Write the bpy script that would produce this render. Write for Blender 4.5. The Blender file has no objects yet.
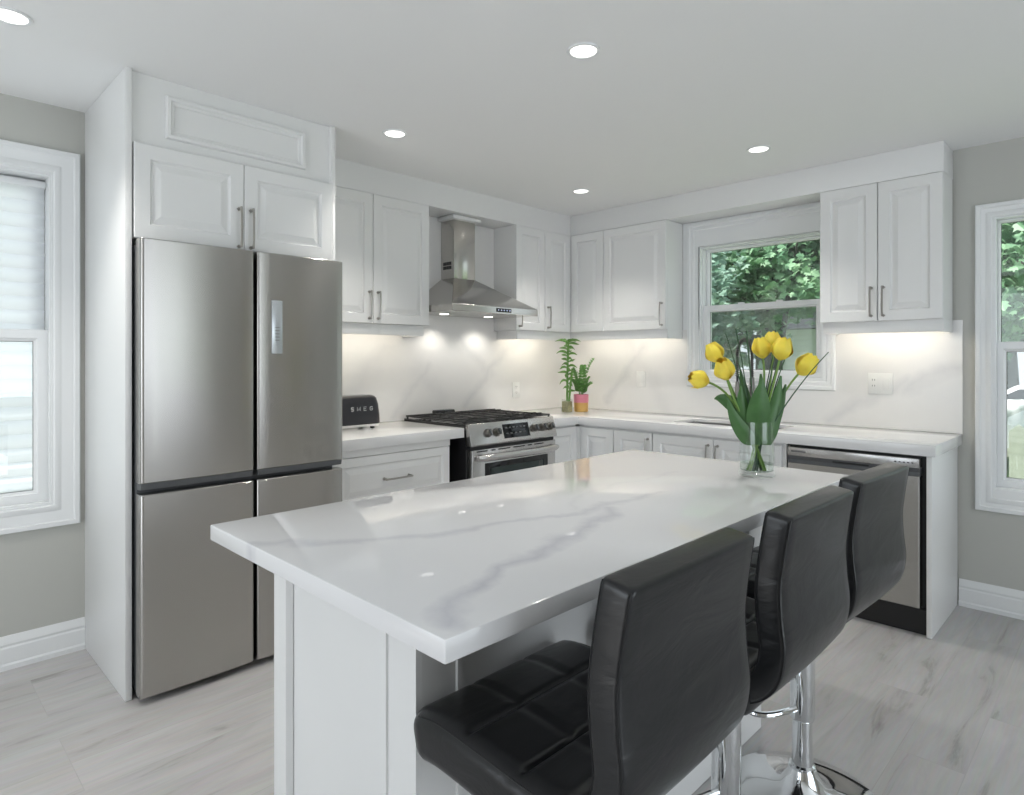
import bpy, bmesh, math, random
from mathutils import Vector, Matrix
PI = math.pi
S = bpy.context.scene
COL = S.collection

# ------------------------------------------------------------------ camera
cam_d = bpy.data.cameras.new('camera'); cam = bpy.data.objects.new('camera', cam_d); COL.objects.link(cam)
cam.location = (3.4359, -4.1211, 1.3228)
cam.rotation_euler = (math.radians(90), 0, math.radians(44.7148))
cam_d.sensor_width = 36.0; cam_d.sensor_fit = 'HORIZONTAL'
cam_d.lens = 634.886 / 1024 * 36.0
cam_d.shift_x = 0.0; cam_d.shift_y = -(397.5 - 358.8) / 1024
cam_d.clip_start = 0.02
S.camera = cam

# ------------------------------------------------------------------ colour management
S.view_settings.view_transform = 'Standard'; S.view_settings.look = 'None'
S.view_settings.gamma = 1.0; S.view_settings.use_curve_mapping = False
S.view_settings.exposure = -0.08

# ------------------------------------------------------------------ sky, sun, fill lamps
W = bpy.data.worlds.new('sky'); S.world = W; W.use_nodes = True
wn = W.node_tree; wn.nodes.clear()
wo = wn.nodes.new('ShaderNodeOutputWorld'); wb = wn.nodes.new('ShaderNodeBackground')
wb.inputs['Color'].default_value = (0.86, 0.93, 1.0, 1); wb.inputs['Strength'].default_value = 1.5
wn.links.new(wb.outputs[0], wo.inputs[0])
sun_d = bpy.data.lights.new('sun', 'SUN'); sun_d.energy = 8.5; sun_d.angle = 0.03; sun_d.color = (1, .96, .9)
sun = bpy.data.objects.new('sun', sun_d); COL.objects.link(sun)
sun.rotation_euler = Vector((0.07, 0.50, -0.82)).to_track_quat('-Z', 'Y').to_euler()

def area(name, loc, direction, sx, sy, power, color, parent=None, spread=None):
    d = bpy.data.lights.new(name, 'AREA'); d.shape = 'RECTANGLE'; d.size = sx; d.size_y = sy
    d.energy = power; d.color = color
    if spread: d.spread = spread
    o = bpy.data.objects.new(name, d); COL.objects.link(o)
    o.location = loc; o.rotation_euler = Vector(direction).to_track_quat('-Z', 'Z' if abs(direction[2]) < .9 else 'Y').to_euler()
    if parent: o.parent = parent
    return o
FILL_COL = (0.86, 0.93, 1.0)
# added area lamps filling from unseen openings behind the camera, tilted up for the ceiling
area('fill_front_opening', (2.1, -6.62, 1.25), (0, 1, .35), 2.6, 2.1, 36, FILL_COL)
area('fill_side_opening', (6.03, -2.6, 1.3), (-1, 0, .45), 2.8, 1.9, 37, FILL_COL)

# ------------------------------------------------------------------ materials
def new_mat(name):
    m = bpy.data.materials.new(name); m.use_nodes = True
    return m, m.node_tree.nodes, m.node_tree.links, m.node_tree.nodes['Principled BSDF']
def pbr(name, col, rough=.5, metal=0., bump=0., bscale=200., var=0., vscale=8., **kw):
    m, N, L, B = new_mat(name)
    B.inputs['Base Color'].default_value = (*col, 1); B.inputs['Roughness'].default_value = rough
    B.inputs['Metallic'].default_value = metal
    for k, v in kw.items():
        B.inputs[k.replace('_', ' ')].default_value = v
    tc = N.new('ShaderNodeTexCoord')
    if var:
        n = N.new('ShaderNodeTexNoise'); n.inputs['Scale'].default_value = vscale; n.inputs['Detail'].default_value = 4
        L.new(tc.outputs['Object'], n.inputs['Vector'])
        mx = N.new('ShaderNodeMix'); mx.data_type = 'RGBA'
        mx.inputs[6].default_value = (*[c * (1 - var) for c in col], 1); mx.inputs[7].default_value = (*[min(1, c * (1 + var)) for c in col], 1)
        L.new(n.outputs['Fac'], mx.inputs[0]); L.new(mx.outputs[2], B.inputs['Base Color'])
    if bump:
        n = N.new('ShaderNodeTexNoise'); n.inputs['Scale'].default_value = bscale; n.inputs['Detail'].default_value = 3
        L.new(tc.outputs['Object'], n.inputs['Vector'])
        b = N.new('ShaderNodeBump'); b.inputs['Strength'].default_value = bump; b.inputs['Distance'].default_value = .002
        L.new(n.outputs['Fac'], b.inputs['Height']); L.new(b.outputs[0], B.inputs['Normal'])
    return m
def emit(name, col, strength):
    m, N, L, B = new_mat(name)
    B.inputs['Base Color'].default_value = (.8, .8, .8, 1)
    B.inputs['Emission Color'].default_value = (*col, 1); B.inputs['Emission Strength'].default_value = strength
    return m
M = {}
M['cab'] = pbr('white_cabinet_lacquer', (.80, .80, .79), .34)
M['ceil'] = pbr('ceiling_paint', (.87, .87, .865), .9, bump=.08, bscale=350)
M['wall'] = pbr('greige_wall_paint', (.50, .50, .465), .75, bump=.06, bscale=400)
M['trim'] = pbr('white_trim_paint', (.80, .81, .81), .38)
M['rear'] = pbr('rear_wall_paint', (.55, .52, .47), .8)
M['vinyl'] = pbr('white_vinyl', (.82, .83, .83), .3)
M['nickel'] = pbr('satin_nickel', (.42, .40, .37), .3, 1.)
M['chrome'] = pbr('chrome', (.82, .83, .84), .06, 1.)
M['black'] = pbr('black_plastic', (.012, .012, .013), .4)
M['iron'] = pbr('black_cast_iron', (.02, .02, .021), .55, bump=.15, bscale=500)
M['enamel'] = pbr('black_enamel', (.015, .015, .016), .08)
M['gasket'] = pbr('dark_grey_recess', (.10, .105, .11), .4)
M['blackglass'] = pbr('black_glass', (.006, .007, .008), .05)
M['ovenglass'] = pbr('oven_door_glass', (.02, .03, .028), .06)
M['toaster'] = pbr('matte_black_enamel', (.022, .022, .026), .38)
M['plate'] = pbr('white_switch_plate', (.83, .83, .81), .3)
M['slot'] = pbr('slot_grey', (.2, .2, .2), .5)
M['petal'] = pbr('yellow_petal', (.92, .69, .07), .5, var=.08, vscale=60, Subsurface_Weight=.15)
M['stem'] = pbr('tulip_stem_green', (.17, .30, .06), .45, var=.2, vscale=40)
M['leaf'] = pbr('tulip_leaf_green', (.062, .155, .045), .42, var=.35, vscale=25)
M['blade'] = pbr('grass_blade_green', (.04, .10, .045), .5)
M['bamboo'] = pbr('bamboo_green', (.12, .27, .05), .4, var=.3, vscale=50)
M['pleaf'] = pbr('houseplant_leaf', (.13, .30, .07), .4, var=.35, vscale=40)
M['pink'] = pbr('pink_glaze', (.62, .20, .27), .35)
M['gold'] = pbr('gold_glaze', (.55, .33, .10), .3, .4)
M['soil'] = pbr('potting_soil', (.03, .022, .015), .9, bump=.5, bscale=300)
M['pebble'] = pbr('pebbles', (.30, .28, .16), .6, var=.6, vscale=120)
M['bark'] = pbr('tree_bark', (.10, .095, .09), .9, var=.4, vscale=12, bump=.6, bscale=30)
M['grass'] = pbr('lawn', (.13, .24, .06), .9, var=.4, vscale=3)
M['bounce_ground'] = pbr('grey_bounce_ground', (.32, .32, .315), .9, var=.15, vscale=2)
M['fence'] = pbr('weathered_fence', (.42, .45, .38), .8, var=.2, vscale=15)
M['siding'] = pbr('white_siding', (.85, .86, .88), .5)
M['roofing'] = pbr('grey_shingle', (.16, .16, .17), .9, var=.3, vscale=20)
M['carpaint'] = pbr('white_car_paint', (.86, .88, .92), .15)
M['tyre'] = pbr('tyre_rubber', (.015, .015, .015), .8)
M['label'] = pbr('silver_lettering', (.75, .75, .75), .3, .6)
M['dgrey'] = pbr('dark_grey_print', (.14, .14, .145), .5)
M['lens'] = emit('downlight_lens', (1, .97, .92), 2.6)
M['led'] = emit('led_strip', (1, .95, .86), 5)
M['hoodlens'] = emit('hood_lamp_lens', (1, .97, .92), 6)
M['knob'] = pbr('dark_metal_knob', (.20, .19, .175), .3, 1.)
M['display'] = emit('blue_display_digits', (.15, .3, .9), .5)

def steel(name, col, rough, aniso):
    m, N, L, B = new_mat(name)
    B.inputs['Base Color'].default_value = (*col, 1); B.inputs['Metallic'].default_value = 1
    B.inputs['Roughness'].default_value = rough; B.inputs['Anisotropic'].default_value = aniso; B.inputs['Anisotropic Rotation'].default_value = .25
    tc = N.new('ShaderNodeTexCoord'); mp = N.new('ShaderNodeMapping'); mp.inputs['Scale'].default_value = (6, 6, 900)
    n = N.new('ShaderNodeTexNoise'); n.inputs['Scale'].default_value = 1; n.inputs['Detail'].default_value = 3
    L.new(tc.outputs['Object'], mp.inputs[0]); L.new(mp.outputs[0], n.inputs['Vector'])
    r = N.new('ShaderNodeMapRange'); r.inputs[3].default_value = rough - .004; r.inputs[4].default_value = rough + .004
    L.new(n.outputs['Fac'], r.inputs[0]); L.new(r.outputs[0], B.inputs['Roughness'])
    t = N.new('ShaderNodeTangent'); t.direction_type = 'RADIAL'; t.axis = 'Z'; L.new(t.outputs[0], B.inputs['Tangent'])
    return m
M['steel'] = steel('brushed_steel', (.47, .455, .435), .27, .9)
M['steel2'] = steel('satin_steel', (.56, .55, .54), .26, .4)
M['sinksteel'] = steel('sink_steel', (.36, .355, .35), .3, .2)
M['hoodsteel'] = steel('polished_hood_steel', (.55, .53, .50), .17, .3)

def leather():
    m, N, L, B = new_mat('black_leather')
    B.inputs['Base Color'].default_value = (.0095, .010, .0112, 1); B.inputs['Roughness'].default_value = .29
    tc = N.new('ShaderNodeTexCoord')
    mp = N.new('ShaderNodeMapping'); mp.inputs['Scale'].default_value = (9, 5, 14); mp.inputs['Rotation'].default_value = (.5, .3, .4)
    n = N.new('ShaderNodeTexNoise'); n.inputs['Scale'].default_value = 1.; n.inputs['Detail'].default_value = 5; n.inputs['Distortion'].default_value = .8
    L.new(tc.outputs['Object'], mp.inputs[0]); L.new(mp.outputs[0], n.inputs['Vector'])
    b2 = N.new('ShaderNodeBump'); b2.inputs['Strength'].default_value = .22; b2.inputs['Distance'].default_value = .014
    L.new(n.outputs['Fac'], b2.inputs['Height']); L.new(b2.outputs[0], B.inputs['Normal'])
    return m
M['leather'] = leather()
M['stitch'] = pbr('stitching', (.006, .006, .007), .6)

def glass(name, tint, refl=1.0):
    m, N, L, B = new_mat(name); N.remove(B)
    out = [n for n in N if n.type == 'OUTPUT_MATERIAL'][0]
    tr = N.new('ShaderNodeBsdfTransparent'); tr.inputs[0].default_value = (*tint, 1)
    gl = N.new('ShaderNodeBsdfGlossy'); gl.inputs['Roughness'].default_value = .02; gl.inputs[0].default_value = (refl, refl, refl, 1)
    lw = N.new('ShaderNodeLayerWeight'); lw.inputs[0].default_value = .5
    pw = N.new('ShaderNodeMath'); pw.operation = 'POWER'; pw.inputs[1].default_value = 5; L.new(lw.outputs['Facing'], pw.inputs[0])
    fr = N.new('ShaderNodeMath'); fr.operation = 'MULTIPLY_ADD'; fr.inputs[1].default_value = .85; fr.inputs[2].default_value = .045; L.new(pw.outputs[0], fr.inputs[0])
    mx = N.new('ShaderNodeMixShader')
    L.new(fr.outputs[0], mx.inputs[0]); L.new(tr.outputs[0], mx.inputs[1]); L.new(gl.outputs[0], mx.inputs[2]); L.new(mx.outputs[0], out.inputs[0])
    return m
M['pane'] = glass('window_glass', (.96, .98, .97))
M['vase'] = glass('vase_glass', (.965, .98, .975))
M['water'] = glass('water', (.95, .985, .96), .8)
M['screen'] = glass('insect_screen', (.78, .80, .82), .3)

def shade_mat():
    m, N, L, B = new_mat('cellular_shade_fabric'); N.remove(B)
    out = [n for n in N if n.type == 'OUTPUT_MATERIAL'][0]
    d = N.new('ShaderNodeBsdfDiffuse'); d.inputs[0].default_value = (.86, .87, .88, 1)
    t = N.new('ShaderNodeBsdfTranslucent'); t.inputs[0].default_value = (.88, .90, .92, 1)
    mx = N.new('ShaderNodeMixShader'); mx.inputs[0].default_value = .72
    L.new(d.outputs[0], mx.inputs[1]); L.new(t.outputs[0], mx.inputs[2]); L.new(mx.outputs[0], out.inputs[0])
    return m
M['shade'] = shade_mat()

def foliage(name, c1, c2):
    m, N, L, B = new_mat(name); N.remove(B)
    out = [n for n in N if n.type == 'OUTPUT_MATERIAL'][0]
    tc = N.new('ShaderNodeTexCoord'); n = N.new('ShaderNodeTexNoise'); n.inputs['Scale'].default_value = 2.2; n.inputs['Detail'].default_value = 6
    L.new(tc.outputs['Object'], n.inputs['Vector'])
    r = N.new('ShaderNodeValToRGB'); r.color_ramp.elements[0].position = .35; r.color_ramp.elements[1].position = .68
    r.color_ramp.elements[0].color = (*c1, 1); r.color_ramp.elements[1].color = (*c2, 1)
    L.new(n.outputs['Fac'], r.inputs[0])
    d = N.new('ShaderNodeBsdfPrincipled'); d.inputs['Roughness'].default_value = .45; L.new(r.outputs[0], d.inputs['Base Color'])
    t = N.new('ShaderNodeBsdfTranslucent'); L.new(r.outputs[0], t.inputs[0])
    mx = N.new('ShaderNodeMixShader'); mx.inputs[0].default_value = .35
    L.new(d.outputs[0], mx.inputs[1]); L.new(t.outputs[0], mx.inputs[2]); L.new(mx.outputs[0], out.inputs[0])
    return m
M['fol1'] = foliage('maple_foliage', (.12, .27, .16), (.38, .58, .36))
M['fol2'] = foliage('bluish_foliage', (.17, .31, .25), (.44, .58, .49))
M['fol3'] = foliage('deep_foliage', (.08, .18, .11), (.24, .38, .24))

def stone(name, base, vein, segs=(), axes='xy', cloud=.5, seed=0., rough=.12, spacing=1.4, vstr=.5):
    """polished quartz; segs = vein strokes ((ax, ay, bx, by, width, strength), ...) in the object's own metres"""
    m, N, L, B = new_mat(name)
    B.inputs['Roughness'].default_value = rough
    tc = N.new('ShaderNodeTexCoord')
    def math_(op, a, b=None, c=None):
        n = N.new('ShaderNodeMath'); n.operation = op
        for i, v in enumerate((a, b, c)):
            if v is None: continue
            if isinstance(v, (int, float)): n.inputs[i].default_value = v
            else: L.new(v, n.inputs[i])
        return n.outputs[0]
    def noise(scale, detail, off=0.):
        mp = N.new('ShaderNodeMapping'); mp.inputs['Location'].default_value = (off + seed, off * 1.7 + seed, off * .6)
        L.new(tc.outputs['Object'], mp.inputs[0])
        n = N.new('ShaderNodeTexNoise'); n.inputs['Scale'].default_value = scale; n.inputs['Detail'].default_value = detail
        L.new(mp.outputs[0], n.inputs['Vector']); return n.outputs['Fac']
    sp = N.new('ShaderNodeSeparateXYZ'); L.new(tc.outputs['Object'], sp.inputs[0])
    u0, v0 = sp.outputs['xyz'.index(axes[0])], sp.outputs['xyz'.index(axes[1])]
    w1, w2, w3 = noise(5, 5), noise(5, 5, 7.), noise(22, 4, 3.)
    u = math_('ADD', u0, math_('MULTIPLY', math_('SUBTRACT', w1, .5), .16))
    v = math_('ADD', v0, math_('MULTIPLY', math_('SUBTRACT', w2, .5), .16))
    u = math_('ADD', u, math_('MULTIPLY', math_('SUBTRACT', w3, .5), .03))
    total = None
    for (ax, ay, bx, by, wd, st) in segs:
        dx, dy = bx - ax, by - ay; LL = dx * dx + dy * dy
        pu, pv = math_('SUBTRACT', u, ax), math_('SUBTRACT', v, ay)
        h = math_('DIVIDE', math_('ADD', math_('MULTIPLY', pu, dx), math_('MULTIPLY', pv, dy)), LL)
        h = math_('MINIMUM', math_('MAXIMUM', h, 0.), 1.)
        eu, ev = math_('SUBTRACT', pu, math_('MULTIPLY', h, dx)), math_('SUBTRACT', pv, math_('MULTIPLY', h, dy))
        d = math_('SQRT', math_('ADD', math_('MULTIPLY', eu, eu), math_('MULTIPLY', ev, ev)))
        core = math_('MULTIPLY', math_('MAXIMUM', math_('SUBTRACT', 1., math_('DIVIDE', d, wd)), 0.), st)
        total = core if total is None else math_('MAXIMUM', total, core)
    wv = N.new('ShaderNodeTexWave'); wv.inputs['Scale'].default_value = .32 * spacing; wv.inputs['Distortion'].default_value = 9
    wv.inputs['Detail'].default_value = 4; wv.inputs['Detail Scale'].default_value = 1.1; wv.bands_direction = 'DIAGONAL'
    mp = N.new('ShaderNodeMapping'); mp.inputs['Location'].default_value = (seed, seed * 2, seed)
    L.new(tc.outputs['Object'], mp.inputs[0]); L.new(mp.outputs[0], wv.inputs['Vector'])
    thin = math_('MULTIPLY', math_('POWER', wv.outputs['Fac'], 14.), math_('MULTIPLY', noise(2.2, 3, 11.), vstr))
    total = thin if total is None else math_('MAXIMUM', total, thin)
    cl = math_('MULTIPLY', math_('MAXIMUM', math_('SUBTRACT', noise(1.6, 5, 5.), .5), 0.), cloud)
    total = math_('MINIMUM', math_('ADD', total, cl), 1.)
    total = math_('MULTIPLY', total, math_('ADD', .55, math_('MULTIPLY', noise(14, 4, 2.), .9)))
    mx = N.new('ShaderNodeMix'); mx.data_type = 'RGBA'
    mx.inputs[6].default_value = (*base, 1); mx.inputs[7].default_value = (*vein, 1)
    L.new(total, mx.inputs[0]); L.new(mx.outputs[2], B.inputs['Base Color'])
    return m

def floor_mat():
    m, N, L, B = new_mat('grey_oak_vinyl_planks')
    tc = N.new('ShaderNodeTexCoord'); sp = N.new('ShaderNodeSeparateXYZ'); cb = N.new('ShaderNodeCombineXYZ')
    L.new(tc.outputs['Object'], sp.inputs[0]); L.new(sp.outputs['Y'], cb.inputs['X']); L.new(sp.outputs['X'], cb.inputs['Y'])
    br = N.new('ShaderNodeTexBrick'); br.offset = .37; br.offset_frequency = 3
    br.inputs['Scale'].default_value = 1; br.inputs['Brick Width'].default_value = 1.22; br.inputs['Row Height'].default_value = .19
    br.inputs['Mortar Size'].default_value = .0014; br.inputs['Mortar Smooth'].default_value = .2; br.inputs['Bias'].default_value = 0
    br.inputs['Color1'].default_value = (0, 0, 0, 1); br.inputs['Color2'].default_value = (1, 1, 1, 1); br.inputs['Mortar'].default_value = (.5, .5, .5, 1)
    L.new(cb.outputs[0], br.inputs['Vector'])
    # grain, shifted from plank to plank
    sh = N.new('ShaderNodeVectorMath'); sh.operation = 'MULTIPLY_ADD'; sh.inputs[1].default_value = (7, 3, 5)
    L.new(br.outputs['Color'], sh.inputs[0]); L.new(cb.outputs[0], sh.inputs[2])
    mp = N.new('ShaderNodeMapping'); mp.inputs['Scale'].default_value = (1.4, 9, 1); L.new(sh.outputs[0], mp.inputs[0])
    g = N.new('ShaderNodeTexNoise'); g.inputs['Scale'].default_value = 1.4; g.inputs['Detail'].default_value = 9; g.inputs['Roughness'].default_value = .62; g.inputs['Distortion'].default_value = .6
    L.new(mp.outputs[0], g.inputs['Vector'])
    mp2 = N.new('ShaderNodeMapping'); mp2.inputs['Scale'].default_value = (5, 80, 1); L.new(sh.outputs[0], mp2.inputs[0])
    g2 = N.new('ShaderNodeTexNoise'); g2.inputs['Scale'].default_value = 1.2; g2.inputs['Detail'].default_value = 4
    L.new(mp2.outputs[0], g2.inputs['Vector'])
    r = N.new('ShaderNodeValToRGB'); e = r.color_ramp.elements
    e[0].position = .27; e[0].color = (.225, .212, .20, 1); e[1].position = .62; e[1].color = (.455, .447, .443, 1)
    q = e.new(.42); q.color = (.405, .395, .387, 1)
    L.new(g.outputs['Fac'], r.inputs[0])
    mx = N.new('ShaderNodeMix'); mx.data_type = 'RGBA'; mx.blend_type = 'MULTIPLY'; mx.inputs[0].default_value = .22
    L.new(r.outputs[0], mx.inputs[6]); L.new(g2.outputs['Color'], mx.inputs[7])
    mv = N.new('ShaderNodeMix'); mv.data_type = 'RGBA'; mv.blend_type = 'MULTIPLY'; mv.inputs[0].default_value = .12
    rv = N.new('ShaderNodeMapRange'); rv.inputs[3].default_value = .55; rv.inputs[4].default_value = 1.15
    L.new(br.outputs['Color'], rv.inputs[0]); L.new(mx.outputs[2], mv.inputs[6]); L.new(rv.outputs[0], mv.inputs[7])
    mm = N.new('ShaderNodeMix'); mm.data_type = 'RGBA'; mm.inputs[7].default_value = (.16, .155, .15, 1)
    fm = N.new('ShaderNodeMath'); fm.operation = 'MULTIPLY'; fm.inputs[1].default_value = .14; L.new(br.outputs['Fac'], fm.inputs[0])
    gain = N.new('ShaderNodeMix'); gain.data_type = 'RGBA'; gain.blend_type = 'MULTIPLY'; gain.inputs[0].default_value = 1; gain.inputs[7].default_value = (1.30, 1.29, 1.29, 1)
    L.new(mv.outputs[2], gain.inputs[6])
    L.new(fm.outputs[0], mm.inputs[0]); L.new(gain.outputs[2], mm.inputs[6]); L.new(mm.outputs[2], B.inputs['Base Color'])
    B.inputs['Roughness'].default_value = .42
    bp = N.new('ShaderNodeBump'); bp.inputs['Strength'].default_value = .12; bp.inputs['Distance'].default_value = .002
    L.new(g.outputs['Fac'], bp.inputs['Height']); L.new(bp.outputs[0], B.inputs['Normal'])
    return m
M['floor'] = floor_mat()

# ------------------------------------------------------------------ mesh helpers
LOC = {}
class MB:
    def __init__(s): s.bm = bmesh.new()
    def absorb(s, tmp):
        me = bpy.data.meshes.new('tmp'); tmp.to_mesh(me); tmp.free(); s.bm.from_mesh(me); bpy.data.meshes.remove(me)
    def box(s, x0, x1, y0, y1, z0, z1, bev=0., seg=2):
        t = bmesh.new(); bmesh.ops.create_cube(t, size=1)
        for v in t.verts:
            v.co = Vector((x0 + (v.co.x + .5) * (x1 - x0), y0 + (v.co.y + .5) * (y1 - y0), z0 + (v.co.z + .5) * (z1 - z0)))
        if bev: bmesh.ops.bevel(t, geom=t.edges[:], offset=bev, segments=seg, affect='EDGES', profile=.5)
        s.absorb(t); return s
    def face(s, pts):
        return s.bm.faces.new([s.bm.verts.new(p) for p in pts])
    def loops(s, rings, close=True, cap0=True, cap1=True):
        R = [[s.bm.verts.new(p) for p in r] for r in rings]; n = len(R[0])
        for a, b in zip(R, R[1:]):
            for i in range(n if close else n - 1):
                j = (i + 1) % n
                try: s.bm.faces.new((a[i], a[j], b[j], b[i]))
                except ValueError: pass
        if cap0 and close: s.bm.faces.new(R[0][::-1])
        if cap1 and close: s.bm.faces.new(R[-1])
        return s
    def rings(s, O, U, V, w, h, prof, fill=True, kv=1.):
        """concentric rectangles: prof = (inset, height) from the outer edge inwards"""
        O, U, V = Vector(O), Vector(U), Vector(V); N = U.cross(V)
        rr = []
        for i, z in prof:
            k = i * kv; rr.append([O + U * i + V * k + N * z, O + U * (w - i) + V * k + N * z, O + U * (w - i) + V * (h - k) + N * z, O + U * i + V * (h - k) + N * z])
        s.loops(rr, True, False, fill); return s
    def lathe(s, cx, cy, prof, n=32, cap0=True, cap1=True):
        s.loops([[(cx + r * math.cos(2 * PI * k / n), cy + r * math.sin(2 * PI * k / n), z) for k in range(n)] for r, z in prof], True, cap0, cap1); return s
    def tube(s, pts, r, n=10, closed=False, caps=True):
        pts = [Vector(p) for p in pts]; m = len(pts); rr = r if isinstance(r, (list, tuple)) else [r] * m
        rings = []; prev = None
        for i, p in enumerate(pts):
            if closed: t = pts[(i + 1) % m] - pts[i - 1]
            else: t = pts[min(i + 1, m - 1)] - pts[max(i - 1, 0)]
            t.normalize()
            if prev is None:
                a = Vector((0, 0, 1)) if abs(t.z) < .9 else Vector((1, 0, 0)); u = t.cross(a).normalized()
            else:
                u = (prev - t * prev.dot(t)).normalized()
            prev = u; v = t.cross(u)
            rings.append([p + (u * math.cos(2 * PI * k / n) + v * math.sin(2 * PI * k / n)) * rr[i] for k in range(n)])
        if closed: rings.append(rings[0])
        s.loops(rings, True, caps and not closed, caps and not closed); return s
    def cyl(s, a, b, r, n=20): return s.tube([a, b], r, n)
    def cells(s, axis, t0, t1, As, Bs, keep):
        """slab of grid cells in the plane across `axis`; keep(i, j) tells which cells are solid"""
        ax = 'xyz'.index(axis); o = [k for k in range(3) if k != ax]
        def P(t, a, b):
            c = [0, 0, 0]; c[ax] = t; c[o[0]] = a; c[o[1]] = b; return c
        nA, nB = len(As) - 1, len(Bs) - 1
        K = lambda i, j: 0 <= i < nA and 0 <= j < nB and keep(i, j)
        for i in range(nA):
            for j in range(nB):
                if not K(i, j): continue
                a0, a1, b0, b1 = As[i], As[i + 1], Bs[j], Bs[j + 1]
                for t in (t0, t1): s.face([P(t, a0, b0), P(t, a1, b0), P(t, a1, b1), P(t, a0, b1)])
                if not K(i - 1, j): s.face([P(t0, a0, b0), P(t1, a0, b0), P(t1, a0, b1), P(t0, a0, b1)])
                if not K(i + 1, j): s.face([P(t0, a1, b0), P(t1, a1, b0), P(t1, a1, b1), P(t0, a1, b1)])
                if not K(i, j - 1): s.face([P(t0, a0, b0), P(t1, a0, b0), P(t1, a1, b0), P(t0, a1, b0)])
                if not K(i, j + 1): s.face([P(t0, a0, b1), P(t1, a0, b1), P(t1, a1, b1), P(t0, a1, b1)])
        bmesh.ops.remove_doubles(s.bm, verts=s.bm.verts[:], dist=1e-5); return s
    def bevel(s, off, seg=2, ang=.6):
        bmesh.ops.remove_doubles(s.bm, verts=s.bm.verts[:], dist=1e-5)
        bmesh.ops.recalc_face_normals(s.bm, faces=s.bm.faces[:])
        ed = [e for e in s.bm.edges if len(e.link_faces) == 2 and e.calc_face_angle(0) > ang]
        bmesh.ops.bevel(s.bm, geom=ed, offset=off, segments=seg, affect='EDGES', profile=.5); return s
    def build(s, name, mat, parent=None, loc=None, smooth=.6, local=False, recalc=True):
        if recalc: bmesh.ops.recalc_face_normals(s.bm, faces=s.bm.faces[:])
        if parent is not None: off = Vector((0, 0, 0)) if local else LOC[parent.name]
        else: off = Vector(loc) if loc is not None else Vector((0, 0, 0))
        if off.length: bmesh.ops.translate(s.bm, verts=s.bm.verts[:], vec=-off)
        me = bpy.data.meshes.new(name); s.bm.to_mesh(me); s.bm.free()
        me.materials.append(mat)
        if smooth:
            me.shade_smooth(); me.set_sharp_from_angle(angle=smooth)
        o = bpy.data.objects.new(name, me); COL.objects.link(o)
        if parent is not None: o.parent = parent; LOC[o.name] = LOC[parent.name]
        else: o.location = off; LOC[o.name] = off
        return o
def thing(name, label, cat, loc, rz=0., group=None):
    o = bpy.data.objects.new(name, None); COL.objects.link(o); o.location = loc; o.rotation_euler = (0, 0, rz)
    o.empty_display_size = .1; LOC[o.name] = Vector(loc); return tag(o, label, cat, group)
def tag(o, label, cat, group=None, kind=None):
    o['label'] = label; o['category'] = cat
    if group: o['group'] = group
    if kind: o['kind'] = kind
    return o
def struct(o): o['kind'] = 'structure'; return o
def copy_tree(o, parent=None):
    c = o.copy(); COL.objects.link(c)
    if parent is not None: c.parent = parent
    for ch in o.children: copy_tree(ch, c)
    return c
X, Y, Z = Vector((1, 0, 0)), Vector((0, 1, 0)), Vector((0, 0, 1))
DOORP = [(0, 0), (0, .017), (.003, .020), (.056, .020), (.060, .013), (.072, .011), (.080, .012), (.098, .0175)]
def door_profile(w, h, fr=.056):
    k = min(1., (min(w, h) / 2 - .012) / (fr + .045)); k = max(k, .3)
    return [(0, 0), (0, .017), (.003, .020), (fr * k, .020), ((fr + .003) * k, .0165), ((fr + .007) * k, .0105), ((fr + .014) * k, .0100), ((fr + .040) * k, .0185)]
def door(parent, O, U, w, h, handle=None, hlen=.165, name='door'):
    """raised-panel door; O lower-left corner on its back plane, handle = (u, v) centre of the bar, or None"""
    d = MB().rings(O, U, Z, w, h, door_profile(w, h)).build(name, M['cab'], parent, smooth=.12)
    if handle: bar_handle(d, Vector(O) + U * handle[0] + Z * handle[1] + U.cross(Z) * .02, Z, U.cross(Z), hlen)
    return d
def bar_handle(parent, c, along, n, L):
    m = MB()
    for sg in (-1, 1):
        p = c + along * sg * (L / 2 - .006)
        m.tube([p, p + n * .030], .0065, 4); m.tube([p + n * .0005, p + n * .004], .0095, 4)
    q = [c + along * (-L / 2) + n * .030, c + along * (-L / 4) + n * .034, c + along * (L / 4) + n * .034, c + along * (L / 2) + n * .030]
    m.tube(q, .0052, 8)
    return m.build('handle', M['nickel'], parent)

# ================================================================== SETTING
H = 2.4495
SA, SB, D = .245, .240, .6394      # upper-cabinet fronts, counter depth
RX, FY = 6.0, -6.6                 # far sides of the room (behind the camera)
struct(MB().cells('z', -.1, 0, [-.15, RX + .15], [FY - .15, .15], lambda i, j: True).build('floor', M['floor'], loc=(0, 0, 0)))
struct(MB().cells('z', H, H + .12, [-.15, RX + .15], [FY - .15, .15], lambda i, j: True).build('ceiling', M['ceil']))
LW = (-4.75, -3.557, .683, 2.138)    # left window opening y0 y1 z0 z1
SW = (1.217, 2.048, 1.19, 2.112)      # sink window opening x0 x1 z0 z1
RW = (2.893, 3.97, .645, 2.06)       # right window opening
struct(MB().cells('x', -.15, 0, [FY - .15, LW[0], LW[1], .15], [0, LW[2], LW[3], H], lambda i, j: not (i == 1 and j == 1)).build('wall_left', M['wall']))
struct(MB().cells('y', 0, .15, [0, SW[0], SW[1], RW[0], RW[1], RX], [0, RW[2], SW[2], RW[3], SW[3], H],
       lambda i, j: not ((i == 1 and j in (2, 3)) or (i == 3 and j in (1, 2)))).build('wall_back', M['wall']))
struct(MB().cells('x', RX, RX + .15, [FY - .15, -4.0, -1.2, .15], [0, .35, 2.25, H], lambda i, j: not (i == 1 and j == 1)).build('wall_right', M['rear']))
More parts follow.
